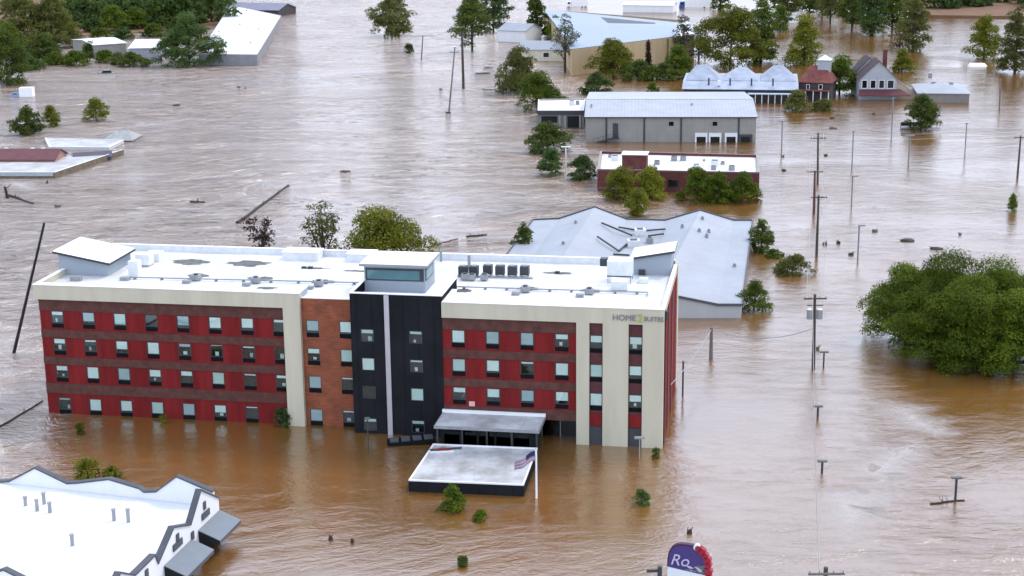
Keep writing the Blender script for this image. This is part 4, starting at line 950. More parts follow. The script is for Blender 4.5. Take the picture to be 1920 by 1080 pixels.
# half-sunk vehicles
P = at(30, 182); t = thing('sunken_truck', 'half sunk truck with pale box and blue cab at far left', 'truck', (P.x, P.y, -1.2))
mb = MB(); mb.box(.9, 0, .4, 4.4, 2.4, 3.6, white_cap); mb.build('cargo_box', t, world=False)
mb = MB(); mb.prism([(-2.2, .1, .3), (.8, .1, .3), (.8, 2.3, .3), (-2.2, 2.3, .3)], [(-1.4, .3, 2.1), (.8, .2, 2.3), (.8, 2.2, 2.3), (-1.4, 2.1, 2.1)], mat('grey blue paint', (.22, .30, .40), .4)); mb.build('cab', t, world=False)
mb = MB(); mb.box(-.9, .12, 1.9, .2, .16, 2.15, dark_void); mb.build('side_window', t, world=False)
P = at(200, 138); t = thing('sunken_car', 'green car sunk to its windows near the hedge', 'car', (P.x, P.y, -.55))
gp = mat('pale green car paint', (.16, .24, .21), .35)
mb = MB(); mb.prism([(-2.4, -.9, .2), (2.4, -.9, .2), (2.4, .9, .2), (-2.4, .9, .2)], [(-2.3, -.85, .85), (2.2, -.85, .85), (2.2, .85, .85), (-2.3, .85, .85)], gp); mb.build('body', t, world=False)
mb = MB(); mb.prism([(-1.4, -.8, .86), (1.5, -.8, .86), (1.5, .8, .86), (-1.4, .8, .86)], [(-.7, -.65, 1.55), (1.0, -.65, 1.55), (1.0, .65, 1.55), (-.7, .65, 1.55)], dark_void, gp); mb.build('cabin', t, world=False)

# ------------------------------------------------------------------ trees and shrubs
def crown_mesh(w_, h_, shape, leaf, dens, seed, z0=0.0, gap=0.0):
    g = np.random.default_rng(seed)
    if shape == 'cone': prof_ = lambda t: (1-t)**.8*.95+.05
    elif shape == 'tall': prof_ = lambda t: np.clip(np.sin(np.pi*(t*.86+.12))**.6, .1, 1)
    elif shape == 'vase': prof_ = lambda t: (.30+.70*t**.8)*np.clip((1.04-t)*5, 0, 1)**.5
    elif shape == 'shrub': prof_ = lambda t: np.sqrt(np.clip(1-(t*.98)**2, 0, 1))
    else: prof_ = lambda t: np.clip(np.sin(np.pi*(t*.70+.28))**.75, .15, 1)
    R = w_/2
    area = math.pi*w_*h_*.8 + math.pi*R*R
    rc = np.clip(.17*min(w_, h_*1.2), .35, 2.3)
    if shape == 'cone': rc *= .8
    K = int(np.clip(area/(rc*rc*1.5), 8, 420)*(1-gap))
    t = g.random(K)**.85; a = g.random(K)*2*np.pi
    lob = 1 + .16*np.sin(a*3+seed) + .10*np.sin(a*5+seed*2.1) + .12*np.sin(t*9+seed*1.3+a)
    rad = np.clip(R*prof_(t)*lob-rc*.55, 0, None)*np.where(g.random(K) < .75, .82+.18*g.random(K), np.sqrt(g.random(K)))
    C = np.stack([rad*np.cos(a), rad*np.sin(a), z0 + rc*.45 + t*(h_-rc*1.1)], 1)
    C[:, 2] *= 1 + .11*np.sin(a*2+seed*1.7) + .08*np.sin(a*5+seed*.7)
    C[:, 2] = z0 + (C[:, 2]-z0)*h_/(C[:, 2].max()-z0+rc*.6)
    C += g.normal(0, rc*.22, C.shape)
    rs = rc*(.45+.9*g.random(K)**1.4)
    n = np.maximum(6, (dens*4*np.pi*rs*rs*.55/(leaf*leaf*.6)).astype(int))
    idx = np.repeat(np.arange(K), n); N = len(idx)
    d = g.normal(size=(N, 3)); d /= np.linalg.norm(d, axis=1)[:, None]
    d[:, 2] = np.where(d[:, 2] < -.3, -d[:, 2]*.6, d[:, 2])
    r_ = rs[idx]*(.72+.38*g.random(N))
    P = C[idx] + d*r_[:, None]*np.array([1, 1, .78])
    P[:, 2] = np.maximum(P[:, 2], z0-.3)
    nrm = d + g.normal(0, .55, (N, 3)) + np.array([0, 0, .35]); nrm /= np.linalg.norm(nrm, axis=1)[:, None]
    u = np.cross(nrm, g.normal(size=(N, 3))); u /= np.linalg.norm(u, axis=1)[:, None]+1e-9
    v = np.cross(nrm, u); s_ = leaf*(.6+.7*g.random(N))[:, None]
    V = np.empty((N, 4, 3)); V[:, 0] = P+u*s_*.5; V[:, 1] = P+v*s_*.32; V[:, 2] = P-u*s_*.5; V[:, 3] = P-v*s_*.32
    return V.reshape(-1, 3), C, rs
def leaf_object(name, V, M):
    n = len(V)//4; me = bpy.data.meshes.new(name)
    me.vertices.add(n*4); me.vertices.foreach_set('co', V.astype(np.float32).ravel())
    me.loops.add(n*4); me.loops.foreach_set('vertex_index', np.arange(n*4, dtype=np.int32))
    me.polygons.add(n); me.polygons.foreach_set('loop_start', np.arange(0, n*4, 4, dtype=np.int32))
    me.update(calc_edges=True); me.materials.append(M)
    o = bpy.data.objects.new(name, me); COL.objects.link(o); return o
SEED = [100]
def tree(name, label, px, py, wpx, toppx, shape, tone, group=None, dens=1.0, gap=0.0, leaf=None, lift=0.0, cat='tree', px_top=None):
    """px, py: foot at the water; wpx crown width and toppx its top, in photo pixels; lift: bare trunk share"""
    SEED[0] += 1; P = at(px, py); k = ppm(P); w_ = wpx/k; h_ = max(high(P, px_top or px, toppx), .5)
    P2 = P + Vector((0, w_*.30, 0))
    h_ = max(.5, high(P2, px, toppx)); w_ = wpx/ppm(P2)
    lf = leaf or min(max(.24, 1.8/(k*1024/1920)), .8)
    if w_ < 5: lf = min(lf, max(.16, w_*.13))
    t = thing(name, label, cat, (P2.x, P2.y, 0), 0, group)
    z0 = lift*h_ - (0 if lift else .5)
    V, C, rs = crown_mesh(w_, h_-z0, shape, lf, dens, SEED[0], z0, gap)
    o = leaf_object('crown' if cat == 'tree' else 'foliage', V, LEAF[tone]); o.parent = t
    mb = MB(); r0 = max(.04, min(.42, .035*h_)); g = random.Random(SEED[0])
    top = h_*(.8 if lift or shape in ('cone', 'tall') else .55)
    mb.tube([(0, 0, -4), (g.uniform(-.1, .1)*r0*4, 0, top*.5), (g.uniform(-.2, .2)*w_*.2, g.uniform(-.2, .2)*w_*.2, top)], [r0, r0*.8, r0*.25], bark, 7)
    order = list(range(len(C))); g.shuffle(order)
    for i in order[:7 if w_ > 4 else 4]:
        c = C[i]; zb = min(c[2]*.55, top*.7) if c[2] > 0 else 0
        mb.tube([(0, 0, zb), (c[0]*.5, c[1]*.5, zb+(c[2]-zb)*.6), (c[0], c[1], c[2])], [r0*.5, r0*.35, r0*.12], bark, 5)
    mb.build('trunk' if cat == 'tree' else 'stem', t, world=False)
    return t
def shrub(label, px, py, wpx, toppx, tone, name='shrub', group=None, dens=1.0, leaf=None): return tree(name, label, px, py, wpx, toppx, 'shrub', tone, group, dens, 0, leaf, cat='shrub')

# big clump at the right
G1 = 'leafy trees of the big clump at the right'
for a in ((1712, 655, 165, 500, 'mid', 'leftmost broad tree of the big clump in the right water'), (1780, 672, 200, 484, 'mid', 'tallest rounded tree in the middle of the right clump'),
          (1880, 668, 210, 494, 'mid', 'broad tree at the back right of the big right clump'), (1752, 692, 120, 565, 'mid', 'low tree at the front left of the right clump'), (1822, 696, 150, 512, 'mid', 'broad tree between the back trees of the right clump'),
          (1825, 708, 140, 550, 'mid', 'front tree of the right clump closest to the brown water'), (1915, 708, 150, 545, 'mid', 'front tree cut by the right frame edge'), (1960, 690, 150, 510, 'mid', 'tree mostly outside the frame at the right end of the clump')):
    tree('broadleaf_tree', a[5], a[0], a[1], a[2], a[3], 'round' if a[1] < 680 else 'shrub', a[4], G1)
# behind the hotel
tree('broadleaf_tree', 'wide rounded yellow green tree standing right behind the hotel roof', 720, 590, 205, 390, 'round', 'yellow', leaf=.34, gap=.1)
tree('sparse_tree', 'tall ragged tree with open crown behind the hotel roof', 608, 588, 78, 376, 'vase', 'olive', dens=.55, gap=.35, lift=.35, leaf=.34)
tree('sparse_tree', 'brownish broken tree top peeking over the left hotel roof', 486, 560, 66, 408, 'vase', 'rust', dens=.5, gap=.35, leaf=.34)
tree('broadleaf_tree', 'dark green tree at the left end of the twin gabled roof', 982, 478, 40, 415, 'round', 'dark', leaf=.34)
# right of the twin-gabled store
tree('columnar_tree', 'tall dark tree at the right corner of the twin gabled store', 1430, 474, 48, 412, 'tall', 'dark')
shrub('low dark bush below the tall corner tree', 1452, 484, 40, 466, 'mid')
tree('hedge', 'brown green clipped hedge block in front of the corner trees', 1490, 517, 78, 479, 'shrub', 'olive', cat='hedge')
tree('broadleaf_tree', 'small round dark tree by the front corner of the twin gabled store', 1416, 584, 58, 527, 'round', 'dark')
# by the brick building
G2 = 'rounded trees in front of the brick building'
tree('broadleaf_tree', 'yellow green tree left of the pair before the brick building', 1163, 378, 62, 312, 'shrub', 'yellow', G2)
tree('broadleaf_tree', 'yellow green tree right of the pair before the brick building', 1220, 374, 62, 311, 'shrub', 'yellow', G2)
tree('broadleaf_tree', 'olive tree left end of the row before the right brick wall', 1308, 381, 64, 313, 'shrub', 'mid', G2)
tree('broadleaf_tree', 'olive tree in the middle of the row before the right brick wall', 1350, 382, 58, 318, 'shrub', 'mid', G2)
tree('broadleaf_tree', 'olive tree at right end of the row before the brick wall', 1394, 381, 62, 324, 'shrub', 'mid', G2)
tree('columnar_tree', 'small bright yellow green tree standing before the pair', 1195, 406, 44, 352, 'tall', 'yellow')
tree('broadleaf_tree', 'dark round tree at the corner left below the warehouse annex', 1028, 288, 88, 231, 'round', 'dark')
tree('broadleaf_tree', 'dark tree beside the white lamp left of the brick building', 1035, 330, 52, 277, 'round', 'deep')
tree('broadleaf_tree', 'squat dark tree right of the white lamp by the brick building', 1091, 338, 56, 290, 'round', 'deep')
# left of the warehouse
tree('broadleaf_tree', 'broad olive tree upper left of the warehouse annex', 971, 176, 82, 88, 'round', 'olive')
tree('broadleaf_tree', 'dense green tree touching the warehouse annex corner', 1009, 210, 88, 137, 'round', 'mid')
tree('broadleaf_tree', 'small blue green tree behind left end of warehouse roof', 1119, 178, 58, 136, 'round', 'deep')
shrub('small bright bush behind the warehouse roof ridge', 1224, 174, 26, 155, 'mid')
# top middle
tree('broadleaf_tree', 'round topped olive tree standing alone in the river at top', 733, 70, 80, -22, 'round', 'olive', px_top=733)
shrub('small dark clipped bush in the river', 767, 100, 21, 81, 'dark')
tree('broadleaf_tree', 'large dark tree by the thick pole at top centre', 885, 98, 78, -18, 'round', 'dark', lift=.1)
tree('broadleaf_tree', 'tall dark tree behind the dark tree by the poles', 925, 62, 70, -40, 'tall', 'deep')
tree('conifer', 'narrow black green conifer left of the blue roof', 1006, 72, 52, -45, 'cone', 'dark')
tree('broadleaf_tree', 'small green tree between conifer and white cottage', 1040, 78, 36, 28, 'round', 'mid')
tree('sparse_tree', 'tall thin grey tree with see-through crown before the cottage', 1060, 136, 60, 25, 'tall', 'pale', dens=.42, gap=.3, lift=.22)
G3 = 'trees along the tan wall'
tree('broadleaf_tree', 'bright green tree at left end of the tan wall', 1152, 146, 86, 72, 'round', 'yellow', G3)
tree('broadleaf_tree', 'thin pale tree half covering the blue roof corner', 1112, 130, 40, 78, 'round', 'pale', G3, dens=.6, gap=.2)
tree('conifer', 'slim dark cypress against the tan wall', 1216, 140, 20, 74, 'cone', 'rust', G3)
tree('broadleaf_tree', 'dark tree before the right end of the tan wall', 1272, 148, 58, 86, 'round', 'mid', G3)
tree('broadleaf_tree', 'low dark hedge tree before the tan wall centre', 1200, 152, 70, 112, 'round', 'dark', G3)
tree('broadleaf_tree', 'low dark hedge tree left of the tin roofed hall', 1245, 152, 60, 118, 'round', 'dark', G3)
tree('sparse_tree', 'thin grey green tree right end of the blue roof', 1282, 116, 44, 30, 'tall', 'pale', dens=.5, gap=.3)
tree('sparse_tree', 'thin grey green tree leaning beside the huge green tree', 1312, 112, 44, 50, 'round', 'pale', dens=.5, gap=.3)
tree('broadleaf_tree', 'huge bright green tree behind the tin roofed hall', 1374, 128, 128, 8, 'round', 'yellow', gap=.05)
tree('broadleaf_tree', 'tall dark tree behind right of the huge green tree', 1430, 118, 62, -6, 'tall', 'mid')
tree('broadleaf_tree', 'yellow green tree behind the red roofed house', 1511, 122, 66, 30, 'round', 'yellow')
G4 = 'dark trees of the far shore row'
for i, (px, py, w_, tp, tone, lab) in enumerate(((1478, 42, 50, -50, 'olive', 'tall olive tree left end of far shore row'), (1520, 36, 46, -60, 'dark', 'dark tree second in far shore row'), (1560, 44, 60, -45, 'olive', 'spreading tree in far shore row above red roof'),
        (1600, 58, 50, -40, 'dark', 'dark tree before the white patch of far water'), (1640, 66, 60, -40, 'deep', 'dark blue green tree in middle of far shore row'), (1675, 60, 40, -30, 'mid', 'slender tree in far shore row right part'))):
    tree('broadleaf_tree', lab, px, py, w_, tp, 'tall', tone, G4, lift=.08)
tree('broadleaf_tree', 'tall brownish dark tree left of the open far water', 1716, 98, 66, -10, 'tall', 'olive')
shrub('yellow green drowned tree top beside the chimney', 1694, 136, 42, 90, 'yellow')
tree('sparse_tree', 'wispy brown bush behind the gabled house', 1690, 92, 50, 40, 'round', 'rust', dens=.4, gap=.4)
tree('broadleaf_tree', 'rounded green tree left of the pair at the right edge', 1850, 112, 64, 26, 'round', 'yellow')
tree('broadleaf_tree', 'tall olive tree cut by the right edge near the top', 1908, 138, 62, 12, 'round', 'olive')
tree('broadleaf_tree', 'bright green tree between red house and gabled house', 1578, 180, 70, 106, 'round', 'mid')
shrub('olive bush in the water below the tin hall', 1496, 210, 52, 170, 'olive')
shrub('smaller olive bush right of the bush below the tin hall', 1544, 208, 44, 184, 'olive')
tree('broadleaf_tree', 'dense round tree with dark wreckage alone in the right water', 1732, 246, 68, 178, 'round', 'dark')
shrub('leafy drowned treetop near the right edge', 1900, 398, 20, 361, 'mid')
# left side
G5 = 'trees at the top left shore'
for (px, py, w_, tp, sh, tone, lab) in ((30, 96, 110, -25, 'round', 'olive', 'grey green crown at the top left corner'), (92, 92, 96, -15, 'round', 'olive', 'olive tree right of the top left corner'), (8, 160, 80, 55, 'round', 'dark', 'dark tree cut by the left edge above brown water'),
        (20, 118, 60, 40, 'round', 'mid', 'green tree at left edge behind the dark one'), (78, 118, 70, 62, 'shrub', 'dark', 'low dark thicket before the olive tree'), (128, 82, 40, 30, 'round', 'yellow', 'small yellowish tree by the pale dead trunk'),
        (140, 124, 50, 92, 'shrub', 'mid', 'bright bush at the brown shore'), (100, 122, 56, 100, 'shrub', 'mid', 'low bush left of the bright shore bush')):
    tree('broadleaf_tree', lab, px, py, w_, tp, sh, tone, G5)
tree('broadleaf_tree', 'big round tree in front of the white hall', 348, 126, 122, 28, 'round', 'deep')
shrub('dark bush left of the big round tree', 246, 126, 62, 98, 'dark')
shrub('pale green bush before the open white shelter', 196, 118, 40, 92, 'mid')
shrub('scrubby bush between shelter and dark bush', 222, 122, 34, 98, 'olive')
shrub('low scrub at the left brown shore', 48, 132, 60, 104, 'deep')
shrub('dark bush beside the open white shelter', 168, 108, 34, 80, 'dark')
G6 = 'round trees before the dark forest'
for (px, py, w_, tp, tone, lab) in ((170, 62, 46, 34, 'deep', 'small blue green tree left at forest edge'), (212, 60, 56, 8, 'mid', 'green tree second from left at forest edge'), (254, 56, 50, 12, 'mid', 'lighter green tree in middle of forest edge'),
        (308, 50, 60, -12, 'mid', 'tall green tree right of forest edge middle'), (360, 46, 56, -8, 'deep', 'dark tree near right end of forest edge'), (395, 42, 44, -14, 'dark', 'dark tree at right end of forest edge')):
    tree('broadleaf_tree', lab, px, py, w_, tp, 'round', tone, G6)
tree('broadleaf_tree', 'dense dark tree standing in water at left', 50, 254, 60, 197, 'round', 'dark')
tree('broadleaf_tree', 'smaller yellowish tree right beside the dense dark one', 94, 238, 34, 194, 'round', 'yellow')
tree('sparse_tree', 'small isolated olive tree in the left current', 177, 228, 46, 184, 'round', 'yellow', dens=.8)
# small plants around the hotel
shrub('bright leafy bush just below the drive canopy', 850, 960, 52, 908, 'mid', dens=.8, leaf=.34)
shrub('small green bush right of the bright leafy one', 900, 978, 26, 954, 'mid', leaf=.26)
shrub('round dark green bush in brown water below the hotel corner', 1204, 948, 30, 916, 'deep', leaf=.26)
shrub('tiny bush at the bottom centre', 868, 1062, 22, 1044, 'dark', leaf=.22)
shrub('tiny sprig before the left hotel wall', 150, 815, 18, 794, 'mid', leaf=.22)
shrub('tiny yellow sprig by a ground floor window', 306, 792, 12, 778, 'yellow', leaf=.2)
tree('sapling', 'dark sapling against the cream hotel column', 528, 802, 34, 762, 'tall', 'deep', cat='shrub', leaf=.24, dens=.6)
shrub('yellowed loose bush above the lower left store roof', 160, 908, 56, 858, 'yellow', dens=.6, leaf=.3)
shrub('faint yellow bush right of the loose yellow bush', 205, 905, 46, 874, 'yellow', dens=.4, leaf=.3)
shrub('tiny dark bush at the hotel right front corner', 1230, 860, 14, 840, 'dark', leaf=.2)
for px, py, w_, tp, tone, lab in ((186, 76, 44, 52, 'mid', 'bushy shrub on the brown bank right of the pale trunk'), (228, 74, 40, 50, 'deep', 'dark shrub behind the open shelter roof'), (286, 70, 48, 44, 'mid', 'green shrub behind the barn roof'), (330, 60, 40, 30, 'dark', 'dark shrub behind the big round tree')):
    shrub(lab, px, py, w_, tp, tone, group='shrubs at the forest foot')
for px, py, w_, tp, tone, lab in ((1455, 22, 50, -60, 'dark', 'dark tree behind left end of far shore row'), (1502, 16, 46, -60, 'mid', 'leafy tree behind far shore row left part'), (1545, 20, 54, -60, 'olive', 'olive tree behind far shore row centre'), (1585, 24, 50, -55, 'mid', 'leafy tree behind far shore row right of centre'),
        (1622, 30, 54, -50, 'dark', 'dark tree behind far shore row right part'), (1662, 34, 56, -50, 'olive', 'olive tree behind far shore row right end'), (1700, 40, 50, -40, 'mid', 'leafy tree between shore row and open far water'), (1640, 68, 46, 20, 'deep', 'low dark bushy tree at foot of the shore row'), (1352, 20, 40, -30, 'mid', 'leafy tree behind the huge green tree left side'), (1465, 60, 40, 8, 'dark', 'dark tree between pale shed and yellow green tree')):
    tree('broadleaf_tree', lab, px, py, w_, tp, 'round', tone, 'second row of far shore trees')
# far woodland masses behind the top shore
def woodland(name, x0, x1, py0, py1, n, tone, seed, hmin, hmax, label=None):
    g = np.random.default_rng(seed); Vs = []
    for i in range(n):
        px = x0+(x1-x0)*g.random(); py = py0+(py1-py0)*g.random(); P = at(px, py); h_ = g.uniform(hmin, hmax); w_ = h_*g.uniform(.6, .95)
        V, C, rs = crown_mesh(w_, h_, 'round', 1.15, .75, seed*100+i, -.4); Vs.append(V+np.array([P.x, P.y, 0]))
    o = leaf_object(name, np.concatenate(Vs), LEAF[tone]); return tag(o, label, 'woodland', kind='stuff')
woodland('woodland', 100, 425, -40, 50, 95, 'deep', 5, 10, 17, 'dark forest filling the top left shore')
woodland('far_bank_woodland', 1735, 1990, -30, 20, 48, 'deep', 6, 9, 15, 'green bank of trees along the top right shore')
mb = MB(); p = [at(1738, 33), at(1985, 36), at(1985, -20), at(1700, -20)]
mb.prism([(v_.x, v_.y, -1) for v_ in p], [(v_.x, v_.y, 1.0) for v_ in p], mat('bank earth', (.16, .09, .05), .9, .2, .2)); tag(mb.build('river_bank'), kind='structure')
mb = MB(); p = [at(60, 74), at(420, 52), at(440, -40), at(-100, -40), at(-100, 90)]
mb.prism([(v_.x, v_.y, -1) for v_ in p], [(v_.x, v_.y, .25) for v_ in p], MAT['bank earth']); tag(mb.build('forest_ground'), kind='structure')

# ------------------------------------------------------------------ poles, lamps, wires, debris
def upole(label, px, py, pxt, pyt, arms=((.92, 2.4),), r=.19, M=wood, trans=False, name='utility_pole', group='utility poles along the flooded road'):
    P = at(px, py); z = high(P, pxt, pyt); T = Vector(tuple(CAMP + ray(pxt, pyt)*(P.y/ray(pxt, pyt).y)))
    t = thing(name, label, 'utility pole', (P.x, P.y, 0), 0, group)
    d = Vector((T.x-P.x, 0, z)); low = d*(-4/z)
    mb = MB(); mb.tube([low, (0, 0, 0), d], [r*1.15, r*1.1, r*.75], M, 8); mb.build('pole', t, world=False)
    for f_, w_ in arms:
        c = d*f_; mb = MB(); mb.box(c.x-w_/2, c.y-r-.13, c.z-.08, c.x+w_/2, c.y-r-.002, c.z+.08, M)
        for k in (-.46, -.2, .2, .46): mb.tube([(c.x+w_*k, c.y-r-.06, c.z+.08), (c.x+w_*k, c.y-r-.06, c.z+.28)], .05, mid_metal, 6)
        mb.build('crossarm', t, world=False)
    if trans:
        for sx in (-1, 1):
            c = d*.8; mb = MB(); mb.tube([(c.x+sx*.55, c.y-.1, c.z-1.1), (c.x+sx*.55, c.y-.1, c.z)], .36, mid_metal, 12); mb.tube([(c.x+sx*.55, c.y-.1, c.z+.003), (c.x+sx*.55, c.y-.1, c.z+.1)], [.36, .2], pale_metal, 12); mb.build('transformer', t, world=False)
        c = d*.86; mb = MB(); mb.box(c.x-.9, c.y-.3, c.z-.05, c.x+.9, c.y-.2, c.z+.05, M); mb.build('transformer_arm', t, world=False)
    return t, P, d
main = upole('tall utility pole with two grey transformers right of the hotel', 1525, 690, 1528, 552, ((.95, 2.6),), .2, trans=True)
pole_b = upole('leaner dark pole of the road line nearest the transformer pole', 1531, 480, 1535, 366, ((.97, 2.4),), .2)
pole_c = upole('reddish pole between two other poles of the road line', 1526, 400, 1528, 320, ((.98, 2.6),), .22, mat('reddish pole timber', (.11, .05, .045), .85))
pole_d = upole('farthest pole of the road line with crossarm below its tip', 1533, 345, 1534, 249, ((.90, 2.8),), .2)
# near pole whose top shows at the bottom edge
Pn = at(1541, 1240); zn = high(Pn, 1542, 1064)
t = thing('utility_pole', 'pole top with crossarm at the bottom edge of the view', 'utility pole', (Pn.x, Pn.y, 0), 0, 'utility poles along the flooded road')
mb = MB(); mb.tube([(0, 0, -4), (0, 0, zn)], [.22, .16], wood, 8); mb.build('pole', t, world=False)
mb = MB(); mb.box(-1.3, -.34, zn-.45, 1.3, -.2, zn-.3, pale_wood)
for k in (-1.2, -.5, .5, 1.2): mb.tube([(k, -.27, zn-.3), (k, -.27, zn-.1)], .05, mid_metal, 6)
mb.build('crossarm', t, world=False)
upole('thick black pole by the dark tree at top centre', 869, 166, 866, 60, ((.97, 2.4),), .36, name='utility_pole', group='poles by the dark tree')
upole('thin leaning pole left of the thick black pole', 842, 208, 853, 88, ((.92, 2.2),), .2, pale_wood, group='poles by the dark tree')
upole('broken grey pole with slanting crossarm in the river', 790, 112, 793, 66, ((.97, 7.0),), .2, pale_wood, group='poles by the dark tree')
# short T-shaped posts standing out of the water
def tpost(label, px, py, pyt, arm, r=.12, M=None, offset=0):
    P = at(px, py); z = high(P, px, pyt); t = thing('parking_light', label, 'lamp post', (P.x, P.y, 0), 0, 'drowned parking lights')
    mb = MB(); mb.tube([(0, 0, -4), (0, 0, z)], r, M or dark_metal, 7); mb.build('pole', t, world=False)
    mb = MB(); mb.box(-arm/2+offset, -.2, z, arm/2+offset, .2, z+.16, M or lamp_grey); mb.build('lamp_head', t, world=False)
tpost('T shaped light just right of the transformer pole', 1544, 688, 661, 1.0, .1)
tpost('stub of a T shaped light below the transformer pole', 1533, 783, 763, 1.0)
tpost('short T shaped light with a ripple ring on the line', 1541, 886, 866, .9)
tpost('T shaped light standing alone at lower right', 1791, 938, 897, .95)
tpost('tall thin light with right arm near the hedge', 1608, 488, 424, 1.0, .12, light_grey, .4)
tpost('tall thin light with right arm right of the road line', 1596, 392, 331, 1.0, .12, light_grey, .4)
tpost('tall thin pale light above the right arm light', 1597, 318, 247, .5, .12, light_grey)
tpost('thin light with broad head left of the road line', 1465, 288, 228, 1.6, .13, light_grey)
tpost('thin pale post in front of the lone round tree', 1703, 312, 255, 1.9, .14, light_grey)
tpost('slim post in the pale far water at right', 1809, 290, 232, .5, .12, light_grey)
tpost('slim post left of the lone round tree', 1671, 262, 185, .5, .13, light_grey)
tpost('white two headed lamp between dark trees by the brick building', 1061, 326, 276, 1.8, .12, white_cap)
tpost('small lamp before the hotel tower', 691, 846, 786, .5, .07)
tpost('small lamp with pale head before the cream piers', 1199, 860, 822, 1.0, .06, mid_metal)
tpost('slim dark post in the water right of the hotel end', 1280, 741, 680, .25, .1)
upole('grey leaning pole right of the lone round tree', 1874, 204, 1876, 148, (), .2, pale_wood, group='poles in the right water')
upole('dark pole with crossarm cut by the right edge', 1908, 328, 1914, 254, ((.95, 2.6),), .2, group='poles in the right water')
upole('stout grey stub pole carrying a cable right of the hotel', 1333, 673, 1334, 614, (), .22, pale_wood, group='poles in the right water')
upole('long black pole leaning hard beside the left hotel end', 26, 662, 83, 418, (), .19, mat('black creosote timber', (.022, .018, .016), .8), name='leaning_pole', group='leaning poles')

def wire(label, a, b, sag, r=.035, M=None):
    P = []; n = 14
    for k in range(n+1):
        t = k/n; p = a.lerp(b, t); P.append(Vector((p.x, p.y, p.z-sag*4*t*(1-t))))
    mb = MB(); mb.tube(P, r, M or dark_metal, 4, False)
    single(mb, 'utility_wire', label, 'wire', tuple(a), 'overhead wires')
z_m = main[2].z*.95+.25
wa = main[1]+Vector((0, 0, z_m)); wn = Pn+Vector((0, 0, zn-.1))
wire('overhead wire from the transformer pole towards the bottom edge pole', wa+Vector((-.4, 0, 0)), wn+Vector((-.5, 0, 0)), 1.6, .03, mid_metal)
for (A_, B_, lab) in ((main, pole_b, 'between the transformer pole and the leaner pole'), (pole_b, pole_c, 'between the leaner pole and the reddish pole'), (pole_c, pole_d, 'between the reddish pole and the farthest pole')):
    for dx, sd_ in ((-1.0, 'left'), (1.0, 'right')):
        wire(sd_ + ' overhead wire ' + lab, A_[1]+A_[2]*.95+Vector((dx, 0, .3)), B_[1]+B_[2]*.97+Vector((dx, 0, .3)), 1.0, .03, mid_metal)
a = at(1334, 616); Ps = at(1333, 673); zs = high(Ps, 1334, 617); a = Vector((Ps.x, Ps.y, zs))
b = at(1262, 668); hotel_pt = HM @ Vector((UE+.1, 8, 3.5))
wire('sagging cable from the stub pole to the hotel end wall', a, hotel_pt, .4, .05, mid_metal)
wire('sagging cable from the stub pole to the transformer pole', a, main[1]+Vector((0, 0, main[2].z*.55)), 1.2, .05, mid_metal)
c1 = at(1440, 300); c2 = at(1925, 290)
for i, (dz, lab) in enumerate(((5.2, 'upper level wire crossing the pale water at right'), (4.2, 'lower level wire crossing the pale water at right'))):
    wire(lab, Vector((c1.x, c1.y, dz)), Vector((c2.x+4, c2.y, dz+.4)), .8, .04, mid_metal)

def log(label, p0, p1, r=.22, name='floating_log', M=None, z=.05):
    a, b = at(*p0, z), at(*p1, z); mb = MB(); n = 5; P = [a.lerp(b, k/n)+Vector((rnd.uniform(-.1, .1), rnd.uniform(-.1, .1), 0)) for k in range(n+1)]
    mb.tube(P, [r*(1.1-.1*k) for k in range(n+1)], M or log_m, 8)
    g = random.Random(int(p0[0]))
    for k in range(3):
        q = a.lerp(b, g.uniform(.2, .9)); mb.tube([q, q+Vector((g.uniform(-.8, .8), g.uniform(-.5, .5), g.uniform(.3, .8)))], [r*.4, r*.1], M or log_m, 5)
    single(mb, name, label, 'log', tuple(a))
log('long dark log drifting in the open river', (446, 418), (541, 347), .30)
log('short dark plank floating left of the long log', (355, 379), (383, 379), .26)
log('dark trunk slanting in the water at left edge', (14, 366), (62, 382), .3)
log('dark bar drawn for a wake line below the leaning pole', (0, 800), (80, 752), .13)  # dark tube standing in for a wake line on the water
log('dark bar drawn for a ripple line behind the hotel roof', (876, 444), (912, 440), .2)  # tube added for a dark ripple at the current's edge
log('floating plank beside the wreckage tree', (1690, 252), (1735, 253), .25)
log('long branch curving from lone T light', (1746, 944), (1806, 937), .10)
log('thin bar drawn for a ripple line beside the one behind roof', (800, 464), (860, 447), .10)  # thin tube added for another dark ripple of the current
P = at(16, 372)
mb = MB(); mb.tube([P+Vector((0, 0, -1)), P+Vector((-.5, 0, 2.2))], [.35, .18], log_m, 7); g = random.Random(3)
for k in range(6): mb.tube([P+Vector((-.2, 0, .4+.3*k)), P+Vector((g.uniform(-.9, .9), g.uniform(-.6, .6), .8+.4*k))], [.09, .03], log_m, 5)
single(mb, 'tree_stump', 'upright broken dark stump at the left edge', 'stump', tuple(P))
# floating bits of debris
def bit(label, px, py, wpx, hh=.35, seed=0):
    P = at(px, py); k = ppm(P); w_ = wpx/k; g = random.Random(seed); mb = MB(); pts = []
    n = 9; lo = []; hi = []
    for a in range(n):
        t = 2*math.pi*a/n; q = .6+.5*g.random(); lo.append((P.x+math.cos(t)*w_/2*q, P.y+math.sin(t)*w_*.4*q, -.2)); hi.append((P.x+math.cos(t)*w_*.38*q, P.y+math.sin(t)*w_*.3*q, hh*g.uniform(.5, 1)))
    mb.prism(lo, hi, log_m if seed % 3 else mat('grey debris', (.10, .09, .085), .8, .3, 2))
    for a in range(3): mb.tube([(P.x+g.uniform(-.4, .4)*w_, P.y+g.uniform(-.3, .3)*w_, 0), (P.x+g.uniform(-.6, .6)*w_, P.y+g.uniform(-.3, .3)*w_, hh*g.uniform(.8, 1.8))], [.06, .03], log_m, 5)
    single(mb, 'floating_debris', label, 'debris', tuple(P), 'small debris drifting on the flood')
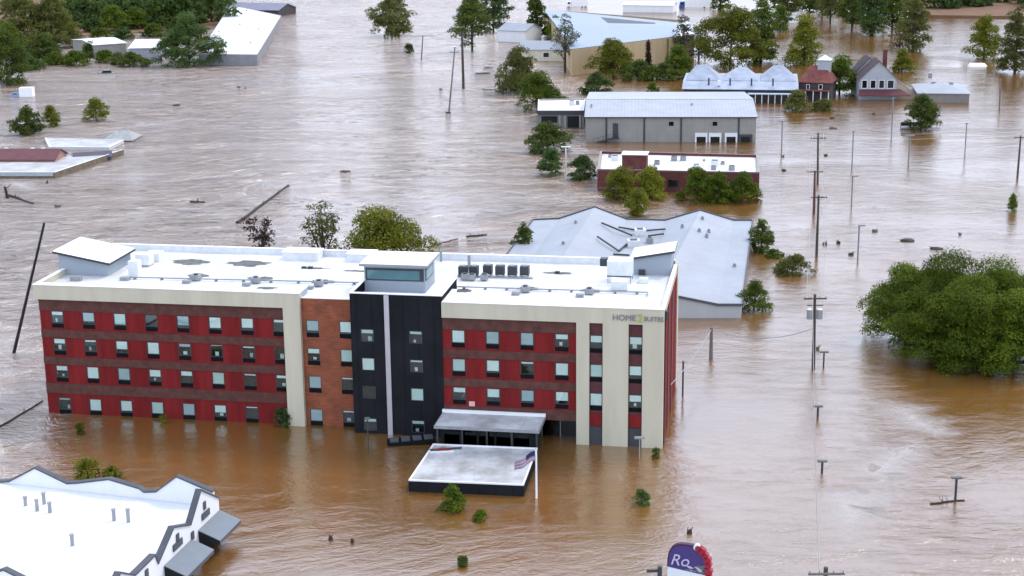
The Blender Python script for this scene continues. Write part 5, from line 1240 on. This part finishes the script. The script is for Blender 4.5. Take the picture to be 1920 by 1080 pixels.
BITS = [(1562, 241, 18, 'dark debris lump left of the slim post by the lone tree'), (1470, 320, 12, 'small debris left of the reddish pole'), (1548, 292, 8, 'upright debris right of the farthest road pole'), (1468, 294, 8, 'upright debris left of the farthest road pole'),
  (1572, 456, 10, 'debris lump right of the leaner pole'), (1596, 478, 12, 'flat debris left of the tall hedge light'), (1546, 458, 12, 'pale debris near foot of the leaner pole'), (1638, 214, 8, 'small dark debris below the gabled house'),
  (1560, 222, 12, 'debris beside the olive bushes'), (460, 166, 8, 'dark speck of debris below the ribbed hall'), (330, 198, 18, 'flat debris in the left river current'), (448, 164, 8, 'twig debris below the ribbed hall'),
  (108, 388, 14, 'flat dark debris near the left edge trunk'), (88, 343, 6, 'small debris beside drowned flat roof'), (826, 168, 8, 'small debris left of the thick pole'), (915, 168, 26, 'flat debris right of the thick pole'),
  (840, 212, 16, 'debris caught at the foot of the thin leaning pole'), (905, 138, 40, 'green grey raft of debris near the dark tree'), (916, 127, 26, 'dark debris under the dark tree'), (1292, 1000, 14, 'broken post-like debris above the purple sign'),
  (646, 322, 26, 'flat debris in mid river'), (1800, 440, 6, 'speck of debris in the right water'), (620, 1012, 10, 'speck of debris at bottom centre left'), (660, 1018, 9, 'second speck of debris at bottom centre left'),
  (1640, 434, 14, 'debris right of the hedge light top'), (1700, 451, 40, 'low dark raft of debris right of the hedge light'), (1755, 466, 30, 'low debris raft above the big clump'), (1533, 655, 8, 'debris on the transformer pole foot')]
for i, (px, py, w_, lab) in enumerate(BITS): bit(lab, px, py, w_, .35 if w_ < 25 else .2, i)
# wreckage by the lone round tree
P = at(1716, 240); t = thing('wreckage', 'dark box wreckage caught against the lone round tree', 'wreckage', (P.x, P.y, 0))
mb = MB(); mb.box(-3.2, -1, -.3, 1, .4, 1.3, dark_void); mb.build('dark_box', t, world=False)
mb = MB(); mb.box(-3.4, -1.4, -.2, 2.2, -1.05, .7, pale_metal); mb.build('panel', t, world=False)
mb = MB(); mb.tube([(-3.8, -1.6, .2), (5, -1.8, .25)], .15, mid_metal, 6); mb.build('bar', t, world=False)
# capsized pale boat-like wreck near the right edge
P = at(1832, 124); mb = MB(); mb.prism([(P.x-2.6, P.y-1.5, -.2), (P.x+2.2, P.y-1.5, -.2), (P.x+3.2, P.y, -.2), (P.x+2.2, P.y+1.5, -.2), (P.x-2.6, P.y+1.5, -.2)], [(P.x-2.2, P.y-.5, .9), (P.x+1.6, P.y-.5, .9), (P.x+2.2, P.y, .8), (P.x+1.6, P.y+.5, .9), (P.x-2.2, P.y+.5, .9)], white_cap); single(mb, 'capsized_boat', 'white capsized hull in front of the right edge trees', 'boat', tuple(P))
# parked cars barely showing by the charcoal tower
P = at(770, 830); t = thing('sunken_van', 'dark van drowned to its roof beside the charcoal tower', 'van', (P.x, P.y, -1.05), .12)
mb = MB(); mb.prism([(-2.6, -.95, 0), (2.6, -.95, 0), (2.6, .95, 0), (-2.6, .95, 0)], [(-2.3, -.8, 1.35), (2.4, -.8, 1.55), (2.4, .8, 1.55), (-2.3, .8, 1.35)], black_grille); mb.build('body', t, world=False)
mb = MB()
for k in range(4): mb.box(-2.1+k*1.15, -.6, 1.38+.045*k, -1.2+k*1.15, .6, 1.50+.045*k, trim_dark)
mb.build('roof_rack', t, world=False)

def foam_mat():
    M = bpy.data.materials.new('river foam'); M.use_nodes = True
    n = M.node_tree.nodes; L = M.node_tree.links; b = n['Principled BSDF']; b.inputs['Base Color'].default_value = (.55, .52, .50, 1); b.inputs['Roughness'].default_value = .7
    at_ = n.new('ShaderNodeAttribute'); at_.attribute_name = 'fade'; g = n.new('ShaderNodeNewGeometry')
    nz = n.new('ShaderNodeTexNoise'); nz.inputs['Scale'].default_value = .45; nz.inputs['Detail'].default_value = 9; nz.inputs['Roughness'].default_value = .72; nz.inputs['Distortion'].default_value = 1.2
    L.new(g.outputs['Position'], nz.inputs['Vector'])
    a = n.new('ShaderNodeMath'); a.operation = 'ADD'; L.new(nz.outputs['Fac'], a.inputs[0]); L.new(at_.outputs['Fac'], a.inputs[1])
    r = n.new('ShaderNodeMapRange'); r.inputs[1].default_value = .85; r.inputs[2].default_value = 1.55; r.inputs[3].default_value = 0; r.inputs[4].default_value = .55; L.new(a.outputs[0], r.inputs[0])
    L.new(r.outputs[0], b.inputs['Alpha']); return M
FOAM = foam_mat()
def foam(path, wpx, label):
    P = [at(*q, .004) for q in path]; pts = []; 
    for a in range(len(P)-1):
        for k in range(6): pts.append(P[a].lerp(P[a+1], k/6))
    pts.append(P[-1]); vs = []; fade = []; fs = []; nn = len(pts)
    for i, p in enumerate(pts):
        d = (pts[min(i+1, nn-1)]-pts[max(i-1, 0)]).normalized(); s_ = Vector((-d.y, d.x, 0)); w_ = wpx/ppm(p)*(1+.3*math.sin(i*1.3))
        e = math.sin(math.pi*i/(nn-1))**.5
        for j in range(5):
            t = j/4*2-1; vs.append(tuple(p+s_*(t*w_))); fade.append((1-abs(t))*e)
    for i in range(nn-1):
        for j in range(4): a = i*5+j; fs.append((a, a+1, a+6, a+5))
    me = bpy.data.meshes.new('river_foam'); me.from_pydata(vs, [], fs); me.materials.append(FOAM)
    at2 = me.attributes.new('fade', 'FLOAT', 'POINT'); at2.data.foreach_set('value', fade); me.update()
    o = bpy.data.objects.new('river_foam', me); COL.objects.link(o); tag(o, label, 'foam', kind='stuff')
foam([(1640, 742), (1690, 770), (1735, 800), (1800, 830)], 110, 'pale foam streak below the big right clump')
foam([(1745, 815), (1690, 850), (1640, 885), (1690, 915)], 110, 'zigzag foam streak in the lower right water')
foam([(1720, 920), (1640, 930), (1585, 945), (1600, 985), (1560, 1030)], 120, 'bright foam patch near the bottom right pole line')
foam([(1590, 330), (1660, 345), (1720, 352), (1790, 360)], 70, 'white broken water beside the tall lights')
foam([(1560, 395), (1640, 385), (1700, 395)], 60, 'pale swirl around the right arm light')
foam([(5, 340), (35, 345), (70, 360)], 55, 'white churned water below the drowned flat roof')

# ------------------------------------------------------------------ purple sign at the bottom edge
Ps = at(1286, 1180); zc = high(Ps, 1286, 1068); kpx = ppm(Ps)
sg = thing('roadside_sign', 'arched purple roadside sign with red scalloped edge and white lower panel', 'sign', (Ps.x, Ps.y, 0), math.radians(-20))
purple = mat('violet sign face', (.055, .04, .16), .45, .1); plum = mat('plum sign border', (.06, .018, .055), .5); crim = mat('crimson petals', (.30, .015, .035), .5, .15); sign_w = mat('white sign panel', (.66, .70, .74), .5, .05); slate = mat('slate leaves', (.12, .13, .12), .6)
Wd = 3.05
def arch(w_, h0, h1, n=18): return [(-w_/2, h0)] + [(w_/2, h0)] + [(w_/2*math.copysign(abs(math.cos(math.pi*k/n))**.62, math.cos(math.pi*k/n)), h0+.5+(h1-h0-.5)*math.sin(math.pi*k/n)**.8) for k in range(n+1)]
zs = zc-.2; ztop = high(Ps, 1275, 1021)
def plate(o2, y0, y1, M):
    mb = MB(); n = len(o2); A_ = [(x, y0, z) for x, z in o2]; B_ = [(x, y1, z) for x, z in o2]
    i = 0; mb.poly(A_, M); mb.poly(B_[::-1], M)
    for a in range(n): b = (a+1) % n; mb.poly([A_[a], B_[a], B_[b], A_[b]], M)
    return mb
plate(arch(Wd, zs, ztop), -.02, .35, plum).build('cabinet', sg, world=False)
plate(arch(Wd*.93, zs+.06, ztop-.12), -.05, -.022, purple).build('face', sg, world=False)
mb = plate([(-Wd/2+.05, zs-2.2), (Wd/2-.05, zs-2.2), (Wd/2-.05, zs-.05), (-Wd/2+.05, zs+.25)], -.10, .3, sign_w); mb.build('lower_panel', sg, world=False)
for k in range(9):
    th = math.radians(62-13*k); x, z = Wd/2*math.cos(th)+.12, zs+.5+(ztop-zs-.5)*math.sin(th) if k < 5 else zs+.5-.42*(k-4.4)
    if k >= 5: x = Wd/2+.12
    mb = MB(); mb.tube([(x, -.14, z), (x, .3, z)], .3 if k % 2 else .25, crim, 9); mb.build('petal', sg, world=False)
mb = MB(); mb.tube([(Wd*.24, -.12, ztop-.12), (Wd*.24, .2, ztop-.12)], .26, sign_w, 9); mb.build('petal', sg, world=False)
sl = mat('lavender sign lettering', (.46, .44, .60), .5, .08)
letters('Ro', 1.25, sl, (-1.30, -.10, zs+.50), (1, 0, 0), (0, 0, 1), sg, 'lettering', .02, True, .3)
mb = MB(); g = random.Random(4)
for k in range(12):
    x, z = g.uniform(-.1, 1.35), g.uniform(zs+.1, zs+.75); a = g.uniform(-.5, .5); c_, s_ = math.cos(a)*.34, math.sin(a)*.34
    mb.poly([(x-c_, -.06-.002*k, z-s_), (x+s_*.4, -.06-.002*k, z-c_*.3), (x+c_, -.06-.002*k, z+s_), (x-s_*.4, -.06-.002*k, z+c_*.3)], slate if k % 3 else sl)
mb.build('leaf_emblem', sg, world=False)
mb = MB(); mb.box(-.5, .05, -5, -.2, .3, zs-2.2, dark_metal); mb.box(.5, .05, -5, .8, .3, zs-2.2, dark_metal); mb.build('sign_posts', sg, world=False)
Pv = at(1236, 1150); zv = high(Pv, 1236, 1062); t = thing('pole_stub', 'dark pole top with side bracket left of the purple sign', 'utility pole', (Pv.x, Pv.y, 0))
mb = MB(); mb.tube([(0, 0, -4), (0, 0, zv)], .18, dark_metal, 8); mb.build('pole', t, world=False)
mb = MB(); mb.box(-1.0, -.1, zv-.45, -.1, .1, zv-.25, dark_metal); mb.build('bracket', t, world=False)
